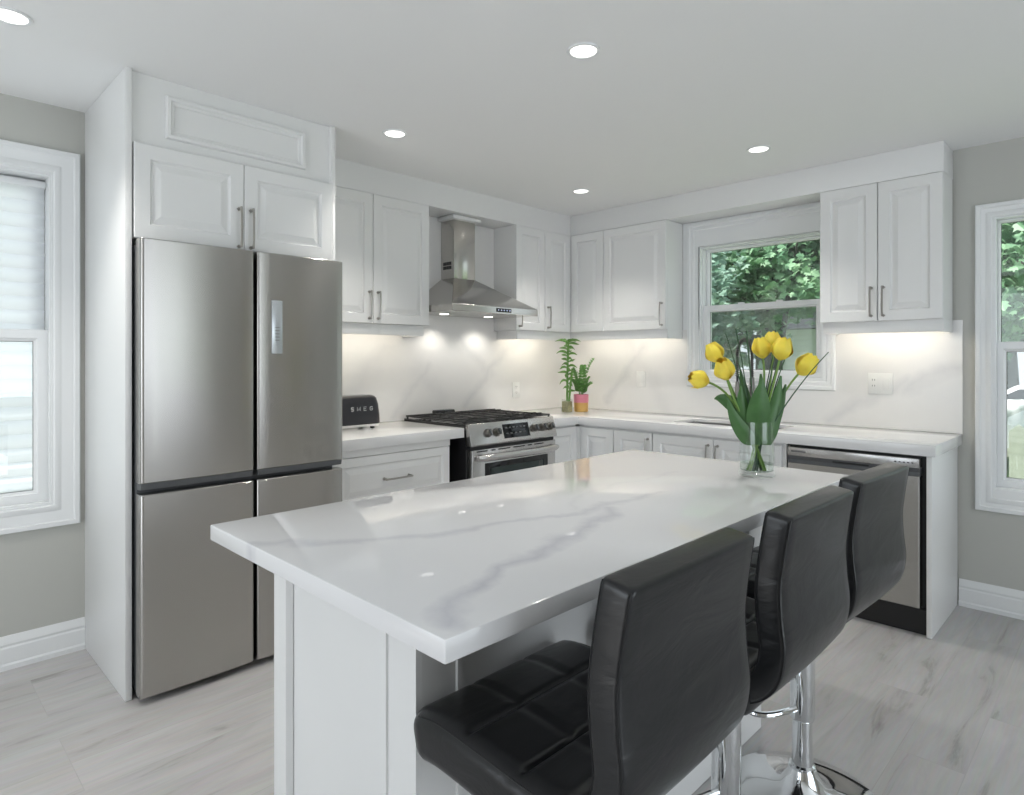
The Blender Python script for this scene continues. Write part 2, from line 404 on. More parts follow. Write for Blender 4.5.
struct(MB().cells('y', FY - .15, FY, [0, .8, 3.4, RX], [0, .2, 2.3, H], lambda i, j: not (i == 1 and j == 1)).build('wall_front', M['rear']))

# bulkheads above the wall cabinets
m = MB(); m.box(0, SA - .012, -2.534, -SB + .012, 2.292, H); struct(m.build('trim_1', M['cab']))
m = MB(); m.box(SA - .012, 2.7147, -SB + .012, 0, 2.292, H, .004); m.box(0, SA - .012, -SB + .012, 0, 2.292, H); struct(m.build('trim_2', M['cab']))

def casing(name_root, O, U, w, h, cw, parent):
    p = [(0, 0), (0, .017), (.004, .021), (.020, .021), (.026, .015), (.034, .013), (cw - .03, .011), (cw - .022, .015), (cw - .006, .015), (cw, .010), (cw, -.002)]
    MB().rings(O, U, Z, w, h, p, fill=False).build('window_casing', M['trim'], parent, smooth=.5)
def sash(parent, O, U, w, h, fw, dep, name, kv=1.):
    s = MB().rings(O, U, Z, w, h, [(0, -dep), (0, 0), (.002, .002), (fw * .72, .002), (fw * .82, -.006), (fw, -.010), (fw, -dep)], False, kv).build(name, M['vinyl'], parent, smooth=.5)
    n = U.cross(Z); fv = fw * kv
    a = Vector(O) + U * (fw - .004) + Z * (fv - .004) - n * (dep * .55); ww, hh = w - 2 * fw + .008, h - 2 * fv + .008
    pm = MB(); pm.rings(a, U, Z, ww, hh, [(0, -.004), (0, 0)], True); pm.face([a - n * .004, a + U * ww - n * .004, a + U * ww + Z * hh - n * .004, a + Z * hh - n * .004])
    pm.build('pane', M['pane'], s, smooth=0)
    g = MB().rings(Vector(O) + U * (fw - .003) + Z * (fv - .003) - n * .0125, U, Z, w - 2 * fw + .006, h - 2 * fv + .006, [(0, 0), (.0055, 0), (.0055, -.003)], False)
    g.build('glazing_bead', M['slot'], s, smooth=0)
    return s
def window(nm, O, U, w, h, cas, cw, meet, lfw, lkv, ufw, ukv, ft=.014, d_low=.040, d_up=.076):
    """double-hung window: O = lower-left of the opening on the inner wall face, U along it"""
    root = bpy.data.objects.new(nm, None); COL.objects.link(root); root.location = O; LOC[root.name] = Vector(O); struct(root)
    n = U.cross(Z); O = Vector(O)
    cl, cr, cb, ct = cas
    casing(nm, O - U * cl - Z * cb, U, w + cl + cr, h + cb + ct, cw, root)
    lin = MB()
    for u0, u1, v0, v1 in ((-cl + cw - .004, 0, -cb + cw - .004, h + ct - cw + .004), (w, w + cr - cw + .004, -cb + cw - .004, h + ct - cw + .004), (0, w, -cb + cw - .004, 0), (0, w, h, h + ct - cw + .004)):
        if u1 - u0 < .006 or v1 - v0 < .006: continue
        q = [O + U * u + Z * v for u, v in ((u0, v0), (u1, v0), (u1, v1), (u0, v1))]
        lin.loops([[a_ + n * .0095 for a_ in q], [a_ + n * .0002 for a_ in q]])
    if lin.bm.verts: lin.build('window_liner', M['trim'], root, smooth=.3)
    else: lin.bm.free()
    MB().rings(O, U, Z, w, h, [(0, -.149), (0, 0), (.008, 0), (.008, -.030), (ft, -.030), (ft, -.149)], False).build('window_frame', M['vinyl'], root, smooth=.4)
    a = O + U * ft + Z * ft
    iw, ih = w - 2 * ft, h - 2 * ft
    mz = meet - O.z - ft
    sash(root, a + Z * (mz - .022) - n * d_up, U, iw, ih - mz + .022, ufw, .032, 'upper_sash', ukv)
    sash(root, a - n * d_low, U, iw, mz + .022, lfw, .034, 'lower_sash', lkv)
    for k in (-.13, .13):
        q = O + U * (w / 2 + k) + Z * (mz + ft + .022) - n * (d_low + .012)
        lk = MB(); lk.box(q.x - .02, q.x + .02, q.y - .012, q.y + .012, q.z, q.z + .010, .003)
        lk.build('sash_lock', M['vinyl'], root)
    return root
window('window_1', (0, LW[0], LW[2]), Y, LW[1] - LW[0], LW[3] - LW[2], (.105, .105, .105, .112), .100, 1.43, .052, 1., .045, 1., .005, .040, .118)
window('window_2', (SW[0], 0, SW[2]), X, SW[1] - SW[0], SW[3] - SW[2], (.084, .076, .060, .170), .055, 1.675, .044, 1., .026, .8)
window('window_3', (RW[0], 0, RW[2]), X, RW[1] - RW[0], RW[3] - RW[2], (.079, .079, .118, .073), .074, 1.39, .040, 1.3, .013, 1.2, .005, .040, .073)
def screen_mat():
    m, N, L, B = new_mat('grey_insect_screen'); N.remove(B)
    out = [n for n in N if n.type == 'OUTPUT_MATERIAL'][0]
    t = N.new('ShaderNodeBsdfTransparent'); d = N.new('ShaderNodeBsdfDiffuse'); d.inputs[0].default_value = (.33, .36, .38, 1)
    mx = N.new('ShaderNodeMixShader'); mx.inputs[0].default_value = .17
    L.new(t.outputs[0], mx.inputs[1]); L.new(d.outputs[0], mx.inputs[2]); L.new(mx.outputs[0], out.inputs[0])
    return m
M['mesh'] = screen_mat()
for nm_, (a_, b_, c_, d_) in (('window_2', (SW[0] + .015, SW[1] - .015, SW[2] + .015, 1.69)), ('window_3', (RW[0] + .015, RW[1] - .015, RW[2] + .015, 1.40))):
    MB().box(a_, b_, .132, .133, c_, d_).build('insect_screen', M['mesh'], bpy.data.objects[nm_], smooth=0)
m = MB(); m.cells('y', -.009, -.0005, [1.0960, SW[0], SW[1], 2.1085], [1.531, SW[3], 2.2915], lambda i, j: not (i == 1 and j == 0)); struct(m.build('trim_3', M['trim']))

# baseboards
BBP = [(0, 0), (.018, 0), (.018, .020), (.013, .028), (.013, .090), (.010, .098), (.012, .108), (.009, .122), (.005, .136), (.003, .142), (0, .142)]
def baseboard(nm, fixed, a, b):
    rr = []
    for t in (a, b):
        rr.append([((x, t, z) if fixed == 'x' else (t, -x, z)) for x, z in BBP])
    struct(MB().loops(rr).build(nm, M['trim'], smooth=.35))
baseboard('baseboard_left', 'x', FY, -3.4325)
baseboard('baseboard_back', 'y', 2.742, RX)

# ================================================================== STONE
segI = []
def chain(pts, w, st, loc):
    for (a, b), (c, d) in zip(pts, pts[1:]):
        segI.append((a - loc[0], b - loc[1], c - loc[0], d - loc[1], w, st))
IL = (2.279, -2.637, .8826)
chain([(2.06, -3.52), (2.15, -3.45), (2.25, -3.30), (2.31, -3.08), (2.38, -2.86), (2.40, -2.62), (2.43, -2.45)], .026, .36, IL)
chain([(2.69, -3.50), (2.63, -3.42), (2.58, -3.27), (2.53, -3.10), (2.48, -2.92), (2.42, -2.72)], .036, .46, IL)
chain([(2.35, -2.80), (2.24, -2.45), (2.26, -2.1)], .016, .12, IL)
M['island_stone'] = stone('island_quartz', (.80, .795, .80), (.44, .435, .50), segI, 'xy', cloud=.16, seed=3.1, rough=.05, vstr=.0)
M['counter_stone'] = stone('counter_quartz', (.80, .795, .79), (.50, .50, .52), [], 'xy', cloud=.35, seed=9.4, rough=.10, vstr=.3)
M['splash_stone_a'] = stone('splash_quartz_left', (.80, .79, .775), (.52, .52, .54), [(-2.15, .95, -1.75, 1.5, .10, .22), (-1.75, .95, -1.45, 1.3, .05, .25), (-1.15, 1.0, -.72, 1.4, .05, .32), (-.72, 1.4, -.4, 1.5, .06, .22), (-1.2, 1.45, -.85, 1.2, .04, .22)], 'yz', cloud=.35, seed=5.2, rough=.14, vstr=.35)
M['splash_stone_b'] = stone('splash_quartz_back', (.80, .79, .775), (.52, .52, .54), [(.42, 1.0, .78, 1.4, .05, .35), (2.1, .95, 2.5, 1.2, .05, .3), (2.5, 1.15, 2.76, 1.3, .06, .35)], 'xz', cloud=.5, seed=2.2, rough=.14, vstr=.35)

ZS = 1.5308; ZC = .92; ZU = .864
o = MB().cells('x', .0005, .012, [-2.533, -1.638, -.855, -.0005], [ZC + .0005, 1.529, 2.289], lambda i, j: j == 0 or i == 1).build('backsplash', M['splash_stone_a'], loc=(0, 0, 0))
tag(o, 'pale marble-look slab backsplash on the wall behind the range', 'backsplash')
o = MB().cells('y', -.012, -.0005, [.0125, 1.130, 2.124, 2.759], [ZC + .0005, 1.127, ZS], lambda i, j: j == 0 or i != 1).build('backsplash', M['splash_stone_b'], loc=(0, 0, 0))
tag(o, 'pale marble-look slab backsplash on the wall below the sink window', 'backsplash')
o = MB().cells('z', ZU, ZC, [.0125, D], [-2.533, -1.690], lambda i, j: True).bevel(.003).build('countertop', M['counter_stone'], loc=(.0125, -2.533, ZU))
tag(o, 'short white quartz countertop between refrigerator and range, under the toaster', 'countertop')
SKX, SKY = (1.29, 1.965), (-.49, -.20)
o = MB().cells('z', ZU, ZC, [.0125, D, SKX[0], SKX[1], 2.7593], [-.928, -D, SKY[0], SKY[1], -.0125],
               lambda i, j: (i == 0) or (j > 0 and not (i == 2 and j == 2))).bevel(.003).build('countertop', M['counter_stone'], loc=(.0125, -.928, ZU))
tag(o, 'long L-shaped white quartz countertop around the corner with the sink cutout', 'countertop')

# sink bowl
sk = MB(); zb = .68
t = .02
rr = []
def rrect(x0, x1, y0, y1, r, z, n=5):
    pts = []
    for cx, cy, a0 in ((x1 - r, y1 - r, 0), (x0 + r, y1 - r, 90), (x0 + r, y0 + r, 180), (x1 - r, y0 + r, 270)):
        for k in range(n + 1):
            a = math.radians(a0 + 90 * k / n); pts.append((cx + r * math.cos(a), cy + r * math.sin(a), z))
    return pts
x0, x1, y0, y1 = SKX[0] + .0008, SKX[1] - .0008, SKY[0] + .0008, SKY[1] - .0008
sk.loops([rrect(x0 - .0, x1 + .0, y0 - .0, y1 + .0, .004, .9005), rrect(x0 + .002, x1 - .002, y0 + .002, y1 - .002, .012, .8995), rrect(x0 + .004, x1 - .004, y0 + .004, y1 - .004, .03, zb + .02), rrect(x0 + .03, x1 - .03, y0 + .03, y1 - .03, .03, zb)], True, False, True)
sink = thing('kitchen_sink', 'undermount stainless steel sink bowl below the window', 'sink', (1.63, -.345, zb))
sk.build('bowl', M['sinksteel'], sink)
MB().lathe(1.63, -.345, [(.0, zb + .001), (.04, zb + .001), (.043, zb + .004), (.0, zb + .004)], 20, False, False).build('drain', M['chrome'], sink)

# faucet
fx = 1.645
fc = thing('kitchen_faucet', 'tall pull-down spring faucet with dark arched neck behind the tulips', 'faucet', (fx, -.10, ZC))
MB().lathe(fx, -.10, [(.028, ZC), (.028, ZC + .012), (.020, ZC + .02), (.016, ZC + .05), (.016, ZC + .28)], 20).build('faucet_body', M['knob'], fc)
arch = [(fx, -.10, ZC + .28)]
for k in range(0, 25):
    a = PI * k / 24; arch.append((fx, -.205 + .105 * math.cos(a), 1.335 + .11 * math.sin(a)))
arch.append((fx, -.31, 1.17))
dense = []
for p, q in zip(arch, arch[1:]):
    for k in range(4): dense.append(Vector(p).lerp(Vector(q), k / 4))
MB().tube(arch, .007, 10).build('hose', M['black'], fc)
coil = []
tot = 0.; samples = []
for i, p in enumerate(dense):
    if i: tot += (p - dense[i - 1]).length
    samples.append((tot, p))
nt = 46; steps = nt * 10; j = 0
for s_ in range(steps + 1):
    L_ = tot * s_ / steps
    while j < len(samples) - 2 and samples[j + 1][0] < L_: j += 1
    f = (L_ - samples[j][0]) / max(1e-6, samples[j + 1][0] - samples[j][0]); p = samples[j][1].lerp(samples[j + 1][1], f)
    tt = (samples[j + 1][1] - samples[j][1]).normalized(); u = X; v = tt.cross(u)
    a = 2 * PI * s_ / 10; coil.append(p + (u * math.cos(a) + v * math.sin(a)) * .0115)
MB().tube(coil, .0026, 5).build('spring_coil', M['knob'], fc)
MB().lathe(fx, -.31, [(.010, 1.06), (.017, 1.065), (.015, 1.12), (.011, 1.18)], 16).build('spray_head', M['knob'], fc)
MB().tube([(fx, -.10, 1.15), (fx, -.20, 1.15), (fx, -.31, 1.15)], .005, 8).build('holder_arm', M['chrome'], fc)
MB().tube([(fx + .014, -.10, ZC + .07), (fx + .05, -.10, ZC + .08), (fx + .085, -.10, ZC + .12)], [.008, .006, .005], 8).build('lever', M['chrome'], fc)

# ================================================================== FRIDGE CABINET + FRIDGE
PX, A1, A2 = .6583, 3.4321, 2.5343
fcab = thing('fridge_cabinet', 'tall white cabinet surround above the refrigerator reaching the ceiling', 'cabinet', (.33, -2.983, 0))
MB().box(.0005, PX, -A1, -A1 + .023, .001, H - .001, .001).build('side_panel', M['cab'], fcab)
MB().box(.0005, PX, -A2 - .023, -A2, .001, H - .001, .001).build('side_panel', M['cab'], fcab)
fp = MB(); fp.box(.56, PX - .022, -A1 + .0235, -A2 - .0235, 2.12, H - .001)
fp.rings((PX - .022, -3.284, 2.212), Y, Z, .60, .172, [(0, 0), (0, .010), (.004, .016), (.016, .016), (.022, .008), (.030, .006), (.034, .001)], fill=False)
fp.build('filler_panel', M['cab'], fcab)
MB().box(.02, PX - .024, -A1 + .0235, -A2 - .0235, 1.795, 2.119).build('carcass', M['cab'], fcab)
door(fcab, (PX - .018, -3.402, 1.795), Y, .425, .373, (.402, .095), .175)
door(fcab, (PX - .018, -2.974, 1.795), Y, .422, .373, (.026, .095), .175)

FR = thing('refrigerator', 'stainless steel four-door refrigerator standing between white cabinet panels', 'refrigerator', (.4, -2.972, 0))
fy0, fy1, fym = -3.402, -2.5415, -2.961
fxb, fxf = .685, .745
MB().box(.03, fxb - .012, fy0 + .004, -2.5585, .03, 1.766, .004).build('body', M['gasket'], FR)
MB().box(.06, .66, fy0 + .02, -2.58, .002, .03).build('base_grille', M['black'], FR)
def fdoor(y0, y1, z0, z1):
    # slightly crowned steel skin wrapped round the edges
    prof = []
    r = .013; n = 5
    for k in range(n + 1):
        a = PI / 2 * k / n; prof.append((fxf - r + r * math.sin(a), y0 + r - r * math.cos(a)))
    for k in range(1, 8):
        f = k / 8; prof.append((fxf + .004 * math.sin(PI * f), y0 + r + (y1 - y0 - 2 * r) * f))
    for k in range(n + 1):
        a = PI / 2 * k / n; prof.append((fxf - r + r * math.cos(a), y1 - r + r * math.sin(a)))
    prof += [(fxb, y1), (fxb, y0)]
    mm = MB(); mm.loops([[(x if x == fxb else x - i, y, z) for x, y in prof] for z, i in ((z0, .004), (z0 + .004, 0), (z1 - .004, 0), (z1, .004))])
    return mm.build('door', M['steel'], FR, smooth=.5)
gz = .846
d1 = fdoor(fy0, fym - .006, gz, 1.784); d2 = fdoor(fym + .006, fy1, gz, 1.784)
fdoor(fy0, fym - .006, .028, .803); fdoor(fym + .006, fy1, .028, .803)
for a, b in ((fy0 + .003, fym - .012), (fym + .012, fy1 - .006)):
    g = MB(); g.loops([[(fxb, y, gz), (fxf - .004, y, gz), (fxf - .010, y, .822), (fxb, y, .818)] for y in (a, b)]); g.build('handle_recess', M['gasket'], FR)
dp = MB().box(fxf + .0005, fxf + .006, -2.893, -2.845, 1.345, 1.578, .0015).build('control_display', pbr('silver_display', (.55, .58, .60), .25, .5), d2)
ic = MB()
for k in range(5): ic.box(fxf + .0062, fxf + .0066, -2.879, -2.859, 1.402 + k * .014, 1.406 + k * .014)
ic.build('icon_row', M['dgrey'], dp)
for y_ in (fy0 + .02, fy1 - .036):
    MB().box(.662, .715, y_ - .018, y_ + .018, 1.7665, 1.779, .003).build('hinge_cover', M['gasket'], FR)

# ================================================================== WALL CABINETS
ZB, ZT, ZV = 1.530, 2.290, 1.466
LEDW = []
def led(parent, x0, x1, y0, y1, power):
    o = MB().box(x0, x1, y0, y1, 1.5215, 1.5295).build('light_strip', M['led'], parent)
    l = area('strip_lamp', ((x0 + x1) / 2, (y0 + y1) / 2, 1.520), (0, 0, -1), x1 - x0, y1 - y0, power, (1, .90, .72))
    l.location = Vector(l.location) - LOC[parent.name]; l.parent = parent
def wallcab_left(loc, label, y0, y1, split, hands, vy0, vy1, blind_to=None):
    t = thing('wall_cabinet', label, 'cabinet', loc)
    b1 = y1 if blind_to is None else blind_to
    MB().box(.0125, SA - .020, y0 + .001, b1 - .001, ZB, ZT).build('carcass', M['cab'], t)
    ds = [(y0, split), (split, y1)]
    for (a, b), hd in zip(ds, hands):
        w = b - a - .004
        door(t, (SA - .0195, a + .002, ZB + .001), Y, w, ZT - ZB - .003, None if hd is None else ((.028 if hd == 'l' else w - .028), .105))
    MB().box(SA - .04, SA - .022, vy0, vy1, ZV, ZB - .0005, .001).build('valance', M['cab'], t)
    return t
ca = wallcab_left((.12, -2.055, ZV), 'white two-door wall cabinet between the refrigerator and the range hood', -2.530, -1.638, -2.052, ('r', 'l'), -2.530, -1.668)
MB().box(.0125, SA - .041, -1.686, -1.668, ZV, ZB - .0005, .001).build('valance', M['cab'], ca)
led(ca, .150, .165, -2.48, -1.72, 1.0)
cb_ = wallcab_left((.12, -.50, ZV), 'white wall cabinet right of the range hood, running into the corner', -.855, -.245, -.544, ('l', 'l'), -.825, -.222, -.0125)
MB().box(.0125, SA - .041, -.825, -.807, ZV, ZB - .0005, .001).build('valance', M['cab'], cb_)
led(cb_, .165, .180, -.79, -.35, .85)
def wallcab_back(loc, label, x0, x1, split, hands, vx0, vx1, body0):
    t = thing('wall_cabinet', label, 'cabinet', loc)
    MB().box(body0 + .001, x1 - .0005, -SB + .020, -.0125, ZB, ZT).build('carcass', M['cab'], t)
    for (a, b), hd in zip(((x0, split), (split, x1)), hands):
        w = b - a - .004
        door(t, (a + .002, -SB + .0195, ZB + .001), X, w, ZT - ZB - .003, None if hd is None else ((.028 if hd == 'l' else w - .028), .105))
    MB().box(vx0, vx1, -SB + .022, -SB + .040, ZV, ZB - .0005, .001).build('valance', M['cab'], t)
    return t
cc = wallcab_back((.67, -.12, ZV), 'white wall cabinet left of the sink window, reaching into the corner', .2455, 1.0955, .558, (None, 'r'), .224, 1.0955, .2465)
MB().box(1.0775, 1.0955, -SB + .041, -.0125, ZV, ZB - .0005, .001).build('valance', M['cab'], cc)
MB().box(.2262, .2465, -.2395, -.2205, ZB, ZT - .001).build('corner_filler', M['cab'], cc)
led(cc, .27, 1.07, -.165, -.150, .95)
cd = wallcab_back((2.41, -.12, ZV), 'white two-door wall cabinet right of the sink window', 2.109, 2.7147, 2.411, ('r', 'l'), 2.123, 2.7147, 2.109)
MB().box(2.6967, 2.7147, -SB + .041, -.0125, ZV, ZB - .0005, .001).build('valance', M['cab'], cd)
MB().box(2.123, 2.141, -SB + .041, -.0125, ZV, ZB - .0005, .001).build('valance', M['cab'], cd)
led(cd, 2.16, 2.68, -.165, -.150, .9)

# ================================================================== RANGE HOOD
hy0, hy1, hx = -1.634, -.862, .462
hood = thing('range_hood', 'stainless steel pyramid chimney hood above the gas range', 'range hood', (.0125, -1.248, 1.618))
ZL = 1.618; zl2 = 1.662; cz = 1.868; cy0, cy1, cxf = -1.36, -1.17, .152
hm = MB()
hm.loops([[(.013, hy0, z0), (hx, hy0, z0), (hx, hy1, z0), (.013, hy1, z0)] for z0 in (ZL, zl2)] + [[(.013, cy0, cz), (cxf, cy0, cz), (cxf, cy1, cz), (.013, cy1, cz)]])
hm.bevel(.002, 1, .2).build('canopy', M['hoodsteel'], hood, smooth=.3)
MB().box(.013, cxf, cy0, cy1, cz - .002, 2.262, .002).build('chimney', M['hoodsteel'], hood)
MB().box(.013, cxf + .03, cy0 - .03, cy1 + .03, 2.263, 2.288, .002).build('chimney_collar', M['cab'], hood)
vg = MB()
for k in range(5):
    for j in range(2): vg.box(.04 + k * .018, .053 + k * .018, cy0 - .0015, cy0 + .001, 1.93 + j * .028, 1.953 + j * .028)
vg.build('vent_grille', M['black'], hood)
cp = MB().box(hx - .001, hx + .0025, -1.262, -1.125, 1.628, 1.653, .001).build('control_panel', M['blackglass'], hood)
bt = MB()
for k in range(5): bt.box(hx + .0026, hx + .0032, -1.248 + k * .026, -1.240 + k * .026, 1.637, 1.644)
bt.build('button', M['display'], cp)
for yy in (-1.45, -1.05):
    MB().lathe(.16, yy, [(.030, ZL - .0012), (.030, ZL - .0002)], 24).build('hood_lamp', M['hoodlens'], hood)
    sd = bpy.data.lights.new('hood_spot', 'SPOT'); sd.energy = 5; sd.spot_size = 2.3; sd.spot_blend = .7; sd.color = (1, .95, .86); sd.shadow_soft_size = .03
    so = bpy.data.objects.new('hood_spot', sd); COL.objects.link(so); so.location = Vector((.16, yy, ZL - .012)) - LOC[hood.name]; so.parent = hood

# ================================================================== BASE CABINETS (range wall)
cf = D - .022            # carcass fronts
b = thing('base_cabinet', 'white drawer base cabinet between the refrigerator and the range', 'cabinet', (.3, -2.15, 0))
MB().box(.0125, cf - .020, -2.530, -1.779, .10, ZU - .001).build('carcass', M['cab'], b)
MB().box(.0125, cf - .08, -2.530, -1.779, .001, .0995).build('toe_kick', M['cab'], b)
MB().box(cf - .0195, cf - .002, -2.530, -1.779, .825, ZU - .001, .001).build('top_rail', M['cab'], b)
for z0, z1 in ((.565, .822), (.335, .560), (.105, .330)):
    d_ = MB().rings((cf - .0195, -2.515, z0), Y, Z, .732, z1 - z0, door_profile(.732, z1 - z0, .045)).build('drawer', M['cab'], b, smooth=.12)
    bar_handle(d_, Vector((cf + .0005, -2.150, (z0 + z1) / 2)), Y, X, .17)
b = thing('base_cabinet', 'narrow white base cabinet door between the range and the corner', 'cabinet', (.3, -.77, 0))
MB().box(.0125, cf - .020, -.924, -.6185, .10, ZU - .001).build('carcass', M['cab'], b)
MB().box(.0125, cf - .08, -.924, -.6185, .001, .0995).build('toe_kick', M['cab'], b)
door(b, (cf - .0195, -.920, .105), Y, .293, .745)

# sink-wall base cabinets
yf = -D + .022
def base_back(label, x0, x1, doors, loc):
    t = thing('base_cabinet', label, 'cabinet', loc)
    MB().box(x0, x1, yf + .020, -.0125, .10, ZU - .20 if False else (.66 if label.startswith('white sink') else ZU - .001)).build('carcass', M['cab'], t)
    MB().box(x0, x1, yf + .08, -.0125, .001, .0995).build('toe_kick', M['cab'], t)
    if label.startswith('white sink'):
        MB().box(x0, x1, yf + .020, yf + .04, .6605, ZU - .001).build('top_rail', M['cab'], t)
    for a, c, hd in doors:
        w = c - a - .004
        door(t, (a + .002, yf + .0195, .105), X, w, .742, None if hd is None else ((.028 if hd == 'l' else w - .028), .742 - .115))
    return t
cb0 = base_back('white base cabinet with a blank door in the corner', .6195, .9215, [(.642, .921, None)], (.78, -.3, 0))
m = MB(); m.box(.5985, .6165, -.6255, -.6185, .105, ZU - .016); m.box(.5985, .6425, -.6180, -.6165 + .018, .105, ZU - .016); m.build('corner_filler', M['cab'], cb0)
base_back('narrow white base cabinet one door left of the sink doors', .9225, 1.2235, [(.923, 1.223, 'r')], (1.07, -.3, 0))
base_back('white sink base cabinet with two doors below the window', 1.2245, 2.0605, [(1.225, 1.640, 'r'), (1.640, 2.040, 'l')], (1.63, -.3, 0))
ep = MB().box(2.7155, 2.7375, -.6055, -.0125, .001, ZU - .001, .001).build('end_panel', M['cab'], loc=(2.7265, -.3, 0))
tag(ep, 'white upright end panel closing the counter right of the dishwasher', 'panel')

# dishwasher
dw = thing('dishwasher', 'stainless steel dishwasher under the counter beside the white end panel', 'dishwasher', (2.39, -.3, 0))
MB().box(2.066, 2.713, -.56, -.02, .02, .855).build('body', M['black'], dw)
MB().box(2.066, 2.713, -.575, -.56, .001, .12).build('kick_plate', M['black'], dw)
dx0, dx1 = 2.074, 2.690
dd = MB(); dd.loops([[(x, y, z) for x, y in ((dx0, -.562), (dx0, -.6165), (dx0 + .004, -.6205), (dx1 - .004, -.6205), (dx1, -.6165), (dx1, -.562))] for z in (.138, .762)])
ddo = dd.build('door', M['steel'], dw, smooth=.3)
cpn = MB().box(dx0, dx1, -.6205, -.562, .802, .846, .002).build('control_panel', M['steel2'], dw)
rc = MB(); rc.loops([[(x, -.562, .8015), (x, -.6185, .8015), (x, -.606, .780), (x, -.612, .7625), (x, -.562, .7625)] for x in (dx0, dx1)]); rc.build('handle_recess', M['gasket'], dw)
MB().box(2.30, 2.47, -.6135, -.600, .784, .797, .002).build('pocket_handle', M['black'], dw)
MB().box(dx0 + .02, dx0 + .095, -.6212, -.6206, .822, .829).build('badge', M['dgrey'], cpn)
bb = MB()
for k in range(5): bb.box(2.585 + k * .018, 2.594 + k * .018, -.6212, -.6206, .822, .828)
bb.build('button_row', M['dgrey'], cpn)

# ================================================================== GAS RANGE
ry0, ry1 = -1.684, -.934
rg = thing('gas_range', 'stainless steel gas range with black grates below the hood', 'stove', (.35, -1.31, 0))
MB().box(.03, .640, ry0 + .004, ry1 - .004, .001, .905).build('body', M['black'], rg)
ct = MB(); ct.box(.035, .652, ry0 - .0, ry1 + .0, .9255, .936, .003); ct.box(.03, .64, ry0 + .006, ry1 - .006, .9055, .926)
ct.build('cooktop', M['enamel'], rg)
cpv = [(.641, .941), (.664, .941), (.700, .822), (.695, .812), (.641, .812)]
pm = MB(); pm.loops([[(x, y, z) for x, z in cpv] for y in (ry0, ry1)]); pm.bevel(.003, 2, .5)
pn = pm.build('control_panel', M['steel2'], rg, smooth=.4)
sl = Vector((.036, 0, -.119)).normalized(); nrm = Vector((.119, 0, .036)).normalized()
def onp(y, f): return Vector((.664, y, .941)) + Vector((.036, 0, -.119)) * f
dm = MB(); a0 = onp(0, .16); a1 = onp(0, .86)
dm.loops([[(a0.x + nrm.x * e, y, a0.z + nrm.z * e), (a1.x + nrm.x * e, y, a1.z + nrm.z * e)] + [(a1.x - .004, y, a1.z), (a0.x - .004, y, a0.z)] for y in (-1.415, -1.188) for e in (.0015,)])
dsp = dm.build('display', M['blackglass'], pn)
M['legend'] = pbr('grey_legend', (.11, .11, .11), .5)
for r_, z_ in ((.34, 6), (.62, 5)):
    for k in range(z_):
        c = onp(-1.395 + k * .19 / z_, r_) + nrm * .0018
        gl = MB(); gl.loops([[c + Y * q + sl * s_ + nrm * e for q, s_ in ((0, -.004), (.018, -.004), (.018, .004), (0, .004))] for e in (0, .0006)])
        gl.build('legend_mark', M['legend'], dsp)
for y in (-1.548, -1.472, -1.140, -1.062, -.988):
    c = onp(y, .50)
    k = MB(); k.tube([c, c + nrm * .006], .027, 20); k.tube([c + nrm * .006, c + nrm * .030], [.023, .020], 20)
    kk = k.build('knob', M['knob'], pn, smooth=.5)
    g2 = MB(); q = c + nrm * .030; u_ = Vector((0, .35, 0)) + sl; u_.normalize(); w_ = nrm.cross(u_)
    g2.loops([[q + u_ * a * .019 + w_ * b_ * .005 + nrm * e for a, b_ in ((-1, -1), (1, -1), (1, 1), (-1, 1))] for e in (-.002, .008)]); g2.build('knob_grip', M['gasket'], kk)
# oven door
od = MB(); od.box(.641, .690, ry0 + .012, ry1 - .006, .215, .790, .004); odo = od.build('oven_door', M['steel2'], rg)
MB().box(.641, .672, ry0 + .010, ry1 - .006, .7905, .811).build('vent_gap', M['black'], rg)
vs = MB(); yy = ry0 + .045
for w_, gp in ((.085, .03), (.035, .025), (.10, .03), (.10, .03), (.035, .025), (.085, .03)):
    vs.box(.690 - .002, .6915, yy, yy + w_, .776, .783); yy += w_ + gp
vs.build('vent_slot', M['black'], odo)
MB().box(.688, .6915, ry0 + .11, ry1 - .085, .30, .706, .004).build('window_surround', M['blackglass'], odo)
MB().box(.6905, .6925, ry0 + .155, ry1 - .125, .34, .675, .004).build('oven_window', M['ovenglass'], odo)
hp = []
for k in range(17):
    f = k / 16; hp.append((.722 + .034 * math.sin(PI * f) ** .5, ry0 + .030 + (ry1 - ry0 - .055) * f, .748))
hh = MB(); hh.tube(hp, [.014] + [.021] * 15 + [.014], 14)
for yq in (ry0 + .06, ry1 - .055): hh.tube([(.688, yq, .748), (.738, yq, .748)], [.018, .016], 12)
hh.build('oven_handle', M['steel2'], odo)
MB().box(.641, .688, ry0 + .012, ry1 - .006, .035, .205, .004).build('storage_drawer', M['steel2'], rg)
